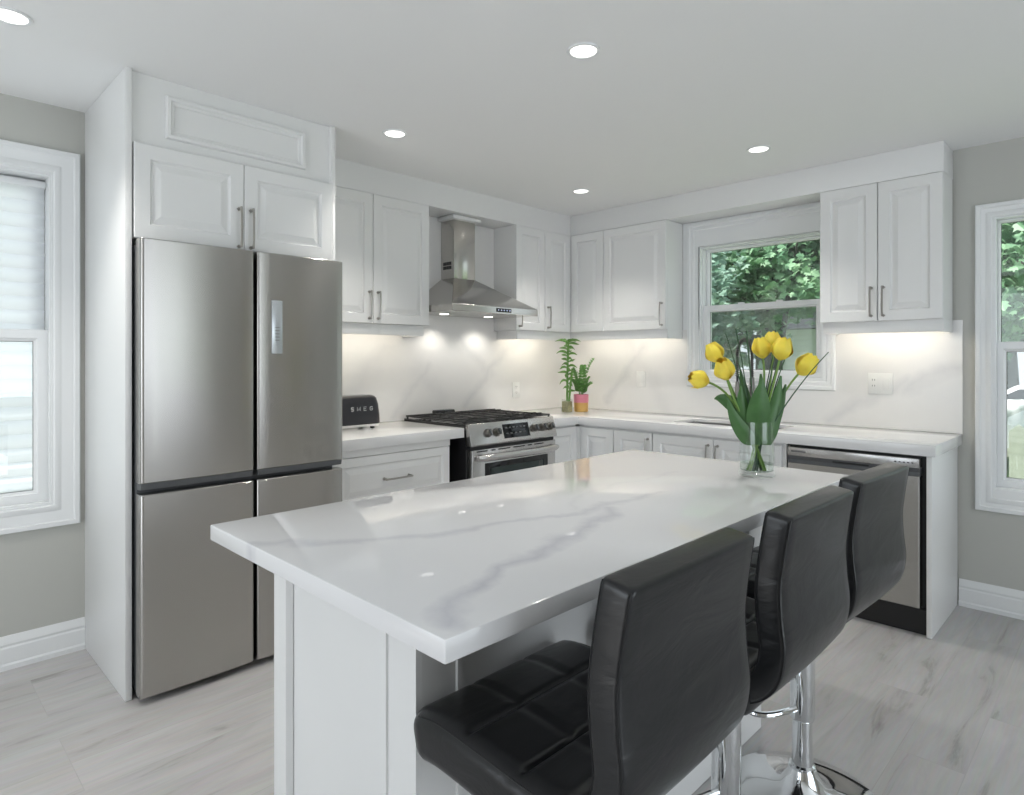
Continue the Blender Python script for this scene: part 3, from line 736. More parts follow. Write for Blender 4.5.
# burners + grates
for bx_, by_, br_ in ((.20, -1.52, .045), (.49, -1.52, .055), (.345, -1.31, .06), (.20, -1.10, .045), (.49, -1.10, .055)):
    bn = MB(); bn.lathe(bx_, by_, [(br_ + .012, .9365), (br_ + .010, .940), (br_, .941), (br_, .944), (br_ - .006, .9455), (.0, .9455)], 24, False, False)
    bn.build('burner', M['enamel'], rg)
gw = (ry1 - ry0) / 3
for k in range(3):
    a = ry0 + .004 + k * gw; c = a + gw - .008
    g = MB(); z0, z1 = .946, .957
    for yq in (a, c - .012): g.box(.05, .640, yq, yq + .012, z0, z1, .003)
    for xq in (.05, .245, .335, .435, .628): g.box(xq, xq + .012, a, c, z0, z1, .003)
    g.box(.05, .64, (a + c) / 2 - .006, (a + c) / 2 + .006, z0, z1, .003)
    for yq in (a + .06, c - .068):
        for xq in (.10, .46): g.box(xq, xq + .13, yq, yq + .009, z0 + .003, z1 + .006, .003)
    for xq in (.056, .628):
        for yq in (a + .002, c - .010): g.box(xq, xq + .009, yq, yq + .009, .936, z0 + .001)
    for xq in (.12, .18, .52, .57): g.box(xq, xq + .009, a + .012, a + .095, z0 + .003, z1 + .007, .003); g.box(xq, xq + .009, c - .095, c - .012, z0 + .003, z1 + .007, .003)
    g.build('grate', M['iron'], rg)
MB().box(.045, .10, ry0 + .22, ry0 + .38, .9365, .978, .008).build('rear_vent', M['enamel'], rg)

# ================================================================== TOASTER
tsx0, tsx1, tsy0, tsy1 = .095, .285, -2.345, -2.012
ts = thing('toaster', 'black toaster with silver lettering on the short counter beside the refrigerator', 'toaster', (.19, -2.2, ZC))
tb = MB()
def trect(z, ins, insy): return rrect(tsx0 + ins, tsx1 - ins, tsy0 + insy, tsy1 - insy, .045, z, 6)
tb.loops([trect(.948, .004, .004), trect(.952, 0, 0), trect(1.00, .002, .002), trect(1.06, .007, .008), trect(1.095, .014, .016), trect(1.106, .022, .024), trect(1.111, .034, .034)])
tb.build('body', M['toaster'], ts, smooth=.8)
MB().loops([trect(.934, .004, .004), trect(.9475, .002, .002)]).build('base_band', M['chrome'], ts)
for xx in (tsx0 + .035, tsx1 - .035):
    for yy in (tsy0 + .05, tsy1 - .05): MB().lathe(xx, yy, [(.012, ZC + .0005), (.012, .9335)], 12).build('foot', M['black'], ts)
for xx in (.160, .212): MB().box(xx - .013, xx + .013, tsy0 + .06, tsy1 - .06, 1.1105, 1.1125).build('bread_slot', M['chrome'], ts)
MB().tube([(.19, tsy1 - .004, 1.05), (.19, tsy1 + .022, 1.05)], [.006, .009], 10).build('lever', M['chrome'], ts)
STROKES = {'S': [[(1, .86), (.75, 1), (.25, 1), (0, .8), (.2, .56), (.8, .44), (1, .2), (.75, 0), (.25, 0), (0, .14)]],
           'M': [[(-.1, 0), (-.1, 1.05), (.5, .1), (1.1, 1.05), (1.1, 0)]],
           'E': [[(1, 1), (0, 1), (0, 0), (1, 0)], [(0, .5), (.8, .5)]],
           'G': [[(1, .82), (.75, 1), (.25, 1), (0, .75), (0, .25), (.25, 0), (.75, 0), (1, .22), (1, .48), (.55, .48)]]}
for i, ch in enumerate('SMEG'):
    lm = MB(); yb = -2.220 + i * .041; zb2 = 1.027; wl, hl = .0165, .020
    for st in STROKES[ch]:
        lm.tube([(tsx1 - .0045 + .0 - .0, yb + p[0] * wl, zb2 + p[1] * hl) for p in st], .0020, 6)
    lm.build('letter', M['label'], ts)

# ================================================================== OUTLETS, SWITCHES
def plate_left(yc, zc, w, h, label):
    t = thing('wall_outlet', label, 'outlet', (.0125, yc, zc))
    MB().box(.0125, .018, yc - w / 2, yc + w / 2, zc - h / 2, zc + h / 2, .002).build('plate', M['plate'], t)
    for s_ in (-.022, .022):
        k = MB().box(.018, .0192, yc - .016, yc + .016, zc + s_ - .015, zc + s_ + .015, .0005).build('socket', M['plate'], t)
        q = MB(); q.box(.0193, .0196, yc - .008, yc - .005, zc + s_ - .002, zc + s_ + .008); q.box(.0193, .0196, yc + .005, yc + .008, zc + s_ - .002, zc + s_ + .008); q.box(.0193, .0196, yc - .002, yc + .002, zc + s_ - .010, zc + s_ - .006)
        q.build('slot', M['slot'], k)
plate_left(-.622, 1.085, .076, .118, 'white wall outlet on the backsplash right of the range')
t = thing('light_switch', 'single white rocker switch on the backsplash left of the sink window', 'switch', (.745, -.0125, 1.17))
MB().box(.707, .783, -.018, -.0125, 1.111, 1.229, .002).build('plate', M['plate'], t)
MB().box(.728, .762, -.0215, -.018, 1.137, 1.203, .0015).build('rocker', M['plate'], t)
t = thing('switch_plate', 'double white plate with socket and switch, right of the tulips', 'switch', (2.366, -.0125, 1.18))
MB().box(2.303, 2.430, -.018, -.0125, 1.120, 1.240, .002).build('plate', M['plate'], t)
MB().box(2.384, 2.416, -.0225, -.018, 1.148, 1.212, .0015).build('rocker', M['plate'], t)
sk_ = MB().box(2.317, 2.349, -.0195, -.018, 1.146, 1.214, .0005).build('socket', M['plate'], t)
for zz in (1.162, 1.196):
    q = MB(); q.box(2.325, 2.328, -.0199, -.0196, zz, zz + .010); q.box(2.337, 2.340, -.0199, -.0196, zz, zz + .010)
    q.build('slot', M['slot'], sk_)

# ================================================================== DOWNLIGHTS
for (lx, ly, lab) in ((1.99, -2.29, 'round recessed ceiling light above the island, largest near the top centre'),
                      (.79, -2.28, 'round recessed ceiling light in front of the wall cabinet by the refrigerator'),
                      (.77, -.77, 'round recessed ceiling light in the corner, farthest from the camera'),
                      (1.98, -.77, 'round recessed ceiling light in front of the sink window'),
                      (.80, -3.80, 'round recessed ceiling light left of the refrigerator cabinet near the left window')):
    t = thing('recessed_light', lab, 'ceiling light', (lx, ly, H), 0, 'recessed ceiling lights')
    MB().lathe(lx, ly, [(.056, H - .0005), (.062, H - .0005), (.060, H - .006), (.050, H - .006), (.048, H - .003)], 32, False, False).build('trim_ring', M['trim'], t)
    MB().lathe(lx, ly, [(.0482, H - .0035), (.044, H - .0045), (.0, H - .0045)], 32, False, False).build('lens', M['lens'], t)
    sd = bpy.data.lights.new('downlight', 'SPOT'); sd.energy = 44; sd.spot_size = 1.75; sd.spot_blend = .75; sd.color = (1, .965, .91); sd.shadow_soft_size = .05
    so = bpy.data.objects.new('downlight', sd); COL.objects.link(so); so.location = (0, 0, -.012); so.parent = t

# ================================================================== ISLAND
ix1, ix2, iyn, iyf = 1.8306, 2.7273, -3.5416, -1.732
ict = MB().cells('z', .8826, .9200, [ix1, ix2], [iyn, iyf], lambda i, j: True).bevel(.003).build('island_countertop', M['island_stone'], loc=IL)
tag(ict, 'large white quartz island top with grey veins, holding the tulip vase', 'countertop')
bx0, bx1, by0, by1 = 1.872, 2.468, -3.400, -1.872
ib = thing('kitchen_island', 'white panelled island cabinet under the quartz top', 'kitchen island', ((bx0 + bx1) / 2, (by0 + by1) / 2, 0))
MB().box(bx0 + .012, bx1 - .012, by0 + .012, by1 - .012, .001, .8815).build('carcass', M['cab'], ib)
SHK = lambda fr: [(0, 0), (0, .010), (.002, .012), (fr, .012), (fr + .005, .004), (fr + .009, .002), (fr + .011, .0015)]
def shaker(O, U, w, h, l, r, tb, bb_, n):
    """flat framed panel: stiles l and r, rails tb and bb_"""
    O = Vector(O); nn = U.cross(Z); mm = MB()
    def bx(u0, u1, v0, v1, e):
        p = [O + U * u + Z * v for u, v in ((u0, v0), (u1, v0), (u1, v1), (u0, v1))]
        mm.loops([[q for q in p], [q + nn * e for q in p]])
    bx(0, l, 0, h, n); bx(w - r, w, 0, h, n); bx(l, w - r, h - tb, h, n); bx(l, w - r, 0, bb_, n)
    mm.rings(O + U * l + Z * bb_, U, Z, w - l - r, h - tb - bb_, [(0, n), (.0015, n + .005), (.013, n + .005), (.019, n * .5), (.021, n * .1)], False)
    return mm
shaker((bx0, by0 + .0118, .001), X, bx1 - bx0, .8805, .062, .090, .03, .10, .012).build('end_panel', M['cab'], ib, smooth=.3)
shaker((bx1 - .0118, by0 + .0118, .001), Y, by1 - by0 - .0236, .8805, .085, .085, .03, .10, .012).build('stool_side_panel', M['cab'], ib, smooth=.3)
shaker((bx1, by1 - .0118, .001), -X, bx1 - bx0, .8805, .07, .07, .03, .10, .012).build('end_panel', M['cab'], ib, smooth=.3)
for k in range(3):
    a = by1 - .014 - k * .50
    dO = Vector((bx0 + .0118, a, .11)); d_ = MB().rings(dO, -Y, Z, .492, .74, door_profile(.49, .74)).build('door', M['cab'], ib)
    bar_handle(d_, dO + Vector((-.020, -.46, .64)), Z, -X, .165)

# ================================================================== BAR STOOLS
def pad(path, W, T, cr, seams_t=(), seams_s=(), groove=.005, puff=.006, capw=.014, sw=.007, endr=.012):
    """cushion swept along path (x, z): W half-width, T half-thickness (values or functions), cr edge radius; tufting on the seat side.
    Returns the mesh and the two U-shaped edge lines for the piping"""
    P = [Vector((p[0], 0, p[1])) for p in path]
    cum = [0.]
    for a, b_ in zip(P, P[1:]): cum.append(cum[-1] + (b_ - a).length)
    tot_ = cum[-1]; rings = []
    def at(s_):
        j = 0
        while j < len(cum) - 2 and cum[j + 1] < s_: j += 1
        f = (s_ - cum[j]) / (cum[j + 1] - cum[j])
        p0, p1, p2, p3 = P[max(j - 1, 0)], P[j], P[j + 1], P[min(j + 2, len(P) - 1)]
        return .5 * ((2 * p1) + (-p0 + p2) * f + (2 * p0 - 5 * p1 + 4 * p2 - p3) * f * f + (-p0 + 3 * p1 - 3 * p2 + p3) * f ** 3)
    sv = [0, .1 * capw, .3 * capw, .6 * capw, capw]; n = 64
    sv = sv + [capw + (tot_ - 2 * capw) * k / n for k in range(1, n)] + [tot_ - q for q in sv[::-1]]
    NT = 40; edgeA, edgeB = [[], []], [[], []]
    for s_ in sv:
        c = at(s_); tg = (at(min(s_ + .004, tot_)) - at(max(s_ - .004, 0))).normalized(); nm = Vector((-tg.z, 0, tg.x))
        e = min(s_, tot_ - s_); cap = 1. if e >= capw else math.sqrt(max(0., 1 - (1 - e / capw) ** 2))
        f_ = s_ / tot_
        tk = (T(f_) if callable(T) else T) - (1 - cap) * cr * .9; wd = (W(f_) if callable(W) else W)
        if e < endr: wd -= (1 - math.sqrt(max(0, 1 - (1 - e / endr) ** 2))) * endr * .9
        r = min(cr, tk * .95)
        prof = []
        for k in range(NT + 1):
            yy = -(wd - r) + 2 * (wd - r) * k / NT; off = tk
            if seams_t or seams_s:
                g = 0.
                for q in seams_t: g = max(g, math.exp(-((yy / wd - q) * wd / sw) ** 2))
                for q in seams_s: g = max(g, math.exp(-((f_ - q) * tot_ / sw) ** 2))
                edge = min(1., (1 - abs(yy) / wd) * 7) * min(1., e / .04)
                off += (puff * (1 - g) - groove * g) * edge
            else: off += puff * (1 - (yy / wd) ** 2) * min(1., e / .04)
            prof.append((yy, off))
        for k in range(1, 5):
            a = PI / 2 * k / 5; prof.append((wd - r + r * math.sin(a), tk - r + r * math.cos(a)))
        prof.append((wd, tk - r)); prof.append((wd, 0)); prof.append((wd, -(tk - r)))
        for k in range(1, 5):
            a = PI / 2 * k / 5; prof.append((wd - r + r * math.cos(a), -(tk - r) - r * math.sin(a)))
        for k in range(13):
            yy = (wd - r) - 2 * (wd - r) * k / 12; prof.append((yy, -tk - .004 * (1 - (yy / wd) ** 2) * min(1., e / .04)))
        for k in range(1, 5):
            a = PI / 2 * k / 5; prof.append((-(wd - r) - r * math.sin(a), -(tk - r) - r * math.cos(a)))
        prof.append((-wd, -(tk - r))); prof.append((-wd, 0)); prof.append((-wd, tk - r))
        for k in range(1, 5):
            a = PI / 2 * k / 5; prof.append((-(wd - r) - r * math.cos(a), tk - r + r * math.sin(a)))
        rings.append([c + nm * o_ + Vector((0, yy, 0)) for yy, o_ in prof])
        if e >= capw:
            q = r * .29
            for E_, sg in ((edgeA, 1), (edgeB, -1)):
                for d_, ys in ((0, -1), (1, 1)): E_[d_].append(c + nm * sg * (tk - q + .0004) + Vector((0, ys * (wd - q + .0004), 0)))
    return MB().loops(rings), edgeA, edgeB
st = thing('bar_stool', 'x', 'bar stool', (0, 0, 0))
def piping(E_, which):
    """U-shaped piping: up one edge, across the free end, down the other"""
    a, b_ = E_
    if which == 'start': a, b_ = a[::-1], b_[::-1]
    k = Vector((0, 0, 0))
    pts = a + [a[-1].lerp(b_[-1], f / 8) for f in range(1, 8)] + b_[::-1]
    MB().tube(pts, .0014, 6).build('piping', M['stitch'], st, local=True, smooth=1.)
seat_path = [(-.236, .626), (-.17, .638), (-.05, .633), (.06, .626), (.150, .634)]
m_, ea, eb = pad(seat_path, .222, lambda f: .042 + .004 * min(1, f / .15), .026, seams_t=(-.33, .33), seams_s=(.36, .68), groove=.0035, puff=.0045, capw=.034, sw=.0055, endr=.035)
m_.build('seat', M['leather'], st, local=True, smooth=1.2); piping(ea, 'start')
back_path = [(.095, .634), (.145, .642), (.180, .678), (.193, .735), (.187, .805), (.185, .870), (.194, .945), (.205, 1.012)]
m_, ea, eb = pad(back_path, lambda f: .201 - .006 * max(0, (f - .6) / .4), .027, .009, seams_t=(-.33, .33), seams_s=(.45, .72), groove=.005, puff=.004, capw=.009, endr=.016)
m_.build('backrest', M['leather'], st, local=True, smooth=1.2); piping(ea, 'end'); piping(eb, 'end')
MB().box(-.10, .10, -.10, .10, .578, .604, .006).build('seat_plate', M['black'], st, local=True)
MB().lathe(0, 0, [(.0, .0), (.225, .0), (.225, .006), (.220, .010), (.16, .016), (.10, .030), (.062, .052), (.043, .085), (.037, .100), (.0, .1)], 64, False, False).build('base_disc', M['chrome'], st, local=True, smooth=1.)
MB().lathe(0, 0, [(.036, .100), (.036, .108), (.030, .112), (.0275, .20), (.0275, .33)], 28).build('lower_column', M['chrome'], st, local=True)
MB().lathe(0, 0, [(.033, .245), (.035, .25), (.035, .50), (.031, .56), (.031, .578)], 28).build('upper_column', M['chrome'], st, local=True)
fr_ = []
ctl = [(-.005, -.034), (-.04, -.12), (-.085, -.150), (-.14, -.12), (-.165, -.04), (-.165, .04), (-.14, .12), (-.085, .150), (-.04, .12), (-.005, .034)]
for j in range(len(ctl) - 1):
    p0, p1, p2, p3 = ctl[max(j - 1, 0)], ctl[j], ctl[j + 1], ctl[min(j + 2, len(ctl) - 1)]
    for k in range(5):
        f = k / 5
        fr_.append(tuple(.5 * ((2 * p1[i]) + (-p0[i] + p2[i]) * f + (2 * p0[i] - 5 * p1[i] + 4 * p2[i] - p3[i]) * f * f + (-p0[i] + 3 * p1[i] - 3 * p2[i] + p3[i]) * f ** 3) for i in (0, 1)) + (.283,))
fr_.append((*ctl[-1], .283))
MB().tube(fr_, .0085, 10).build('footrest', M['chrome'], st, local=True)
MB().tube([(.03, .03, .575), (.06, .12, .57), (.07, .17, .55)], [.005, .005, .006], 8).build('lever', M['chrome'], st, local=True)
stools = [(2.716, -3.202, 0., 'black tufted leather bar stool at the near end of the island, seat in view'),
          (2.718, -2.655, 0., 'black leather bar stool in the middle of the three along the island'),
          (2.714, -2.153, -.05, 'black leather bar stool at the far end of the island, nearest the dishwasher')]
for i, (x_, y_, a_, lb) in enumerate(stools):
    o = st if i == 0 else copy_tree(st)
    o.location = (x_, y_, 0); o.rotation_euler = (0, 0, a_); tag(o, lb, 'bar stool', 'bar stools along the island')

# ================================================================== VASE AND TULIPS
vx, vy = 2.497, -1.976
vs_ = thing('glass_vase', 'clear tapered glass vase of tulips standing on the island', 'vase', (vx, vy, ZC))
MB().lathe(vx, vy, [(.0, ZC + .0005), (.056, ZC + .0005), (.060, ZC + .006), (.0585, ZC + .05), (.0535, ZC + .188), (.0510, ZC + .188), (.0545, ZC + .05), (.0545, ZC + .022), (.045, ZC + .016), (.0, ZC + .016)], 48, False, False).build('vessel', M['vase'], vs_, smooth=1.)
MB().lathe(vx, vy, [(.0, ZC + .0165), (.044, ZC + .0165), (.0535, ZC + .0225), (.0535, ZC + .045), (.0, ZC + .045)], 48, False, False).build('water', M['water'], vs_)
rnd = random.Random(7)
Rv = Vector((.7106, .7036, 0)); Fv = Vector((-.7036, .7106, 0))
def bez(p0, p1, p2, p3, n=14):
    o = []
    for k in range(n + 1):
        t = k / n; o.append(p0 * (1 - t) ** 3 + p1 * 3 * t * (1 - t) ** 2 + p2 * 3 * t * t * (1 - t) + p3 * t ** 3)
    return o
def petal_mesh(mb, c, ax, size, openness, rot):
    """cup of six petals around axis ax at base c"""
    ax = ax.normalized(); u = ax.cross(Z if abs(ax.z) < .95 else X).normalized(); v = ax.cross(u)
    for k in range(6):
        inner_ = k % 2; phi = rot + k * PI / 3
        grid = []
        ns_, nt_ = 9, 7
        for i in range(ns_ + 1):
            s_ = i / ns_; row = []
            rad = size * (.50 * math.sin(min(1, s_ * 1.75) * PI / 2) ** .75 * (1 - .50 * (max(0, s_ - .45) / .55) ** 1.5) + openness * s_ * s_ * .35) * (.90 if inner_ else 1.)
            hgt = size * 1.08 * s_
            half = size * .50 * (math.sin(PI * (.14 + .76 * s_)) ** .6) * (1 if s_ < .98 else .72)
            for j in range(nt_ + 1):
                t = j / nt_ * 2 - 1; ang = phi + t * half / max(rad, size * .12) * .8
                rr_ = rad * (1 - .05 * (1 - t * t)) + .0016 * math.sin(7 * t + k)
                row.append(c + (u * math.cos(ang) + v * math.sin(ang)) * rr_ + ax * (hgt - size * .10 * t * t * s_))
            grid.append(row)
        V = [[mb.bm.verts.new(p) for p in r] for r in grid]
        for i in range(ns_):
            for j in range(nt_): mb.bm.faces.new((V[i][j], V[i][j + 1], V[i + 1][j + 1], V[i + 1][j]))
def leaf_mesh(mb, pts, wmax, side, thick=.0016, fold=.25, wexp=.8):
    n = len(pts) - 1; rows_t, rows_b = [], []
    for i, p in enumerate(pts):
        s_ = i / n; tg = (pts[min(i + 1, n)] - pts[max(i - 1, 0)]).normalized()
        sd = (side - tg * side.dot(tg)).normalized(); nm = tg.cross(sd)
        w = wmax * max(.03, math.sin(PI * min(.98, .10 + .9 * s_ ** .85)) ** wexp)
        r = []
        for j in range(7):
            t = j / 6 * 2 - 1; r.append(p + sd * t * w + nm * (abs(t) ** 1.6) * w * fold)
        rows_t.append([q + nm * thick / 2 for q in r]); rows_b.append([q - nm * thick / 2 for q in r])
    mb.loops([a + b_[::-1] for a, b_ in zip(rows_t, rows_b)])
def V3(x, y, z): return Vector((x, y, z))
# (blossom base offset right / forward of the vase axis, height), tilt, size, label
TUL = [(-.202, -.010, 1.253, (-.95, -.1, .30), .068, .02, 'yellow tulip drooping lowest at the far left of the vase'),
       (-.133, .040, 1.346, (-.40, .1, .85), .070, .00, 'yellow tulip at the upper left of the vase'),
       (-.130, -.055, 1.288, (-.35, -.35, .85), .075, .03, 'yellow tulip at left, overlapping the upper left one in front'),
       (.020, .010, 1.362, (-.12, .1, 1), .070, .00, 'yellow tulip at the top centre of the vase, left of the crowded pair'),
       (.089, .085, 1.384, (.05, .2, 1), .070, .00, 'yellow tulip half hidden behind the two top centre blossoms'),
       (.069, -.045, 1.358, (.14, -.2, .95), .075, .02, 'yellow tulip in front at the top right centre of the vase'),
       (.176, .010, 1.302, (.62, -.05, .72), .079, .06, 'yellow tulip leaning out at the far right of the vase')]
LEAF = {0: [(-.02, .0, 1.10, -.12, .01, 1.20, -.145, .0, 1.185, .028)],
        1: [(-.015, -.02, 1.05, -.07, -.02, 1.15, -.06, -.02, 1.23, .028)],
        2: [(-.03, -.035, 1.0, -.09, -.03, 1.09, -.11, -.03, 1.19, .026)],
        3: [(.0, -.022, 1.07, -.01, -.055, 1.17, .0, -.05, 1.255, .042)],
        4: [(-.01, .035, 1.06, -.02, .04, 1.17, -.045, .03, 1.285, .026), (.02, .03, 1.06, .04, .04, 1.16, .03, .04, 1.27, .030)],
        5: [(.025, -.03, 1.03, .055, -.03, 1.13, .075, -.02, 1.265, .032)],
        6: [(.035, .0, 1.05, .075, .0, 1.13, .10, .0, 1.235, .026)]}
VP = V3(vx, vy, 0)
foot = [(.022, .020), (.020, -.012), (.028, -.006), (-.018, .018), (.002, .026), (-.026, -.010), (-.030, .006)]
for i, (r_, f_, z_, tilt, sz, op, lb) in enumerate(TUL):
    c = VP + Rv * r_ + Fv * f_ + Z * z_; ax = (Rv * tilt[0] + Fv * tilt[1] + Z * tilt[2]).normalized(); c = c - ax * sz * .52
    ft = VP + Rv * foot[i][0] + Fv * foot[i][1] + Z * (ZC + .0185)
    t = thing('tulip', lb, 'flower', tuple(ft), 0, 'yellow tulips in the vase')
    neck = VP + Rv * (r_ * .22) + Fv * (f_ * .3) + Z * 1.10
    p1 = ft + (neck - ft) * .6; 
    pts = bez(ft, ft.lerp(neck, .75), c - ax * .12, c + ax * .004, 18)
    MB().tube(pts, [.0042] * 12 + [.0038] * 7, 8).build('stem', M['stem'], t, smooth=1.2)
    pm = MB(); petal_mesh(pm, c - ax * .004, ax, sz, op, i * .7)
    if i == 0:
        q = c + ax * .01; pm_pts = [q, q + Rv * -.02 + Z * -.018, q + Rv * -.05 + Z * -.022]
        leaf_mesh(pm, [pm_pts[0].lerp(pm_pts[1], .0), pm_pts[1], pm_pts[1].lerp(pm_pts[2], .5), pm_pts[2]], .014, Fv)
    pm.build('blossom', M['petal'], t, smooth=1.2, recalc=False)
    for (a, b_, z0, a2, b2, z2, a3, b3, z3, w) in LEAF.get(i, []):
        base = VP + Rv * (a * .45) + Fv * (b_ * .5) + Z * (z0 - .035 if z0 > 1.04 else z0)
        base = VP + Rv * max(-.03, min(.03, a)) + Fv * max(-.03, min(.03, b_)) + Z * 1.03
        lm = MB(); leaf_mesh(lm, bez(base, VP + Rv * a + Fv * b_ + Z * (z0 + .05), VP + Rv * a2 + Fv * b2 + Z * z2, VP + Rv * a3 + Fv * b3 + Z * z3, 12), w, Rv if abs(a3) < .09 else (Rv * .75 + Fv * -.2 + Z * .6))
        lm.build('leaf', M['leaf'], t, smooth=1.2)
GB = [(-.10, .02, 1.41), (-.062, .03, 1.43), (-.035, .0, 1.42), (-.02, .04, 1.40), (.09, .02, 1.40), (.115, .05, 1.37), (.10, -.02, 1.35), (.205, -.085, 1.345), (.075, .03, 1.36), (-.08, -.03, 1.33)]
for i, (r_, f_, z_) in enumerate(GB):
    ft = VP + Rv * (.012 * math.cos(i * 2.1) - r_ * .1) + Fv * .012 * math.sin(i * 2.1) + Z * (ZC + .0185)
    tip = VP + Rv * r_ + Fv * f_ + Z * z_; mid = VP + Rv * r_ * .22 + Fv * f_ * .3 + Z * 1.12
    pts = bez(ft, ft.lerp(mid, .7), mid.lerp(tip, .45) - Rv * r_ * .08, tip, 14)
    o = MB().tube(pts, [.0026 * (1 - .6 * k / 14) + .0005 for k in range(15)], 6).build('grass_blade', M['blade'], loc=tuple(ft), smooth=1.2)
    tag(o, 'thin dark green grass blade rising among the tulips in the vase', 'grass', 'grass blades in the tulip vase')

# ================================================================== HOUSEPLANTS
px, py = .350, -.412
bp_ = thing('lucky_bamboo', 'tall lucky bamboo in a square glass pot in the counter corner', 'plant', (px, py, ZC))
MB().box(px - .028, px + .028, py - .028, py + .028, ZC + .0005, ZC + .082, .003).build('pebble_fill', M['pebble'], bp_)
pt = MB(); pt.rings((px - .031, py - .031, ZC + .0005), X, Y, .062, .062, [(0, 0), (0, .098), (.003, .098), (.003, .003)], True); pt.build('pot', M['vase'], bp_)
for (ax_, ay_, h_, lean) in ((0, 0, 1.455, .012), (.012, .008, 1.25, .035)):
    pts = [V3(px + ax_ + lean * k / 10 * (.4 + .06 * k), py + ay_, ZC + .03 + (h_ - ZC - .03) * k / 10) for k in range(11)]
    MB().tube(pts, [.0075 if k % 2 else .0092 for k in range(11)], 10).build('stalk', M['bamboo'], bp_, smooth=1.2)
lf = MB()
for k in range(32):
    f = k / 31; z_ = 1.07 + .38 * f ** .8; a = k * 2.4; dirv = Rv * math.cos(a) * 1.0 + Fv * math.sin(a)
    p0 = V3(px + .008, py, z_); L_ = rnd.uniform(.05, .10) * (1.1 if f > .7 else .9)
    leaf_mesh(lf, bez(p0, p0 + dirv * L_ * .3 + Z * .03, p0 + dirv * L_ * .7 + Z * rnd.uniform(.0, .035), p0 + dirv * L_ + Z * rnd.uniform(-.02, .03), 6), .0105, dirv.cross(Z) * .5 + Z * .8)
for k in range(5):
    a = k * 1.3 + .3; dirv = Rv * math.cos(a) + Fv * math.sin(a); p0 = V3(px + .012, py, 1.445)
    leaf_mesh(lf, bez(p0, p0 + dirv * .03 + Z * .03, p0 + dirv * .06 + Z * .03, p0 + dirv * .10 + Z * .01, 6), .010, dirv.cross(Z) * .5 + Z * .8)
lf.build('foliage', M['bamboo'], bp_, smooth=1.2)
px, py = .400, -.305
pl = thing('potted_plant', 'leafy green plant in a round pink and gold pot beside the bamboo', 'plant', (px, py, ZC))
MB().lathe(px, py, [(.0, ZC + .0005), (.050, ZC + .0005), (.054, ZC + .005), (.056, ZC + .070)], 28, False, False).build('pot_base', M['gold'], pl)
MB().lathe(px, py, [(.056, ZC + .070), (.057, ZC + .132), (.0545, ZC + .132), (.0535, ZC + .122)], 28, False, False).build('pot_rim', M['pink'], pl)
MB().lathe(px, py, [(.0536, ZC + .122), (.0, ZC + .125)], 20, False, False).build('soil', M['soil'], pl)
lf = MB()
for k in range(9):
    a = k * 2.4 + .6; dirv = Rv * math.cos(a) + Fv * math.sin(a); h_ = (.13, .20, .27, .10, .17, .09, .11, .22, .07)[k]; out = (.05, .04, .085, .06, .05, .06, .055, .05, .06)[k]
    if k == 2: dirv = (Rv * .9 + Fv * .1)
    p0 = V3(px, py, ZC + .124) + dirv * .014
    pts = bez(p0, p0 + Z * h_ * .5 + dirv * .005, p0 + Z * h_ * .85 + dirv * out * .5, p0 + Z * h_ + dirv * out, 10)
    lf.tube(pts, .0017, 6)
    for q in range(2, 11):
        for sg in (-1, 1):
            sd = dirv.cross(Z) * sg; p = pts[q]; ll = .044 * (1 - .35 * q / 10)
            d2 = (sd * .85 + dirv * .3 + Z * .35).normalized()
            leaf_mesh(lf, [p, p + d2 * ll * .35, p + d2 * ll * .7, p + d2 * ll], .0135, Z.cross(d2) * .6 + Z * .6)
lf.build('foliage', M['pleaf'], pl, smooth=1.2)

# ================================================================== LEFT WINDOW SHADE
sh = thing('window_shade', 'white pleated cellular shade hanging in the left window', 'blind', (-.1, -4.153, .72))
y0_, y1_ = LW[0] + .006, LW[1] - .006
MB().box(-.116, -.084, y0_, y1_, 2.092, 2.122, .003).build('head_rail', M['vinyl'], sh)
pr_ = []; nz = 22; zt, zbt = 2.0915, .742; per = (zt - zbt) / nz
for k in range(nz):
    for q in range(6):
        f = q / 6; pr_.append((-.093 - .013 * abs(math.sin(PI * f)) ** .7, zt - per * (k + f)))
pr_.append((-.093, zbt))
pm = MB(); pm.loops([[(x_, y0_ + .004, z_) for x_, z_ in pr_], [(x_, y1_ - .004, z_) for x_, z_ in pr_]], False); pm.build('pleated_fabric', M['shade'], sh, smooth=.9)
MB().box(-.112, -.086, y0_ + .002, y1_ - .002, .718, .741, .003).build('bottom_rail', M['vinyl'], sh)

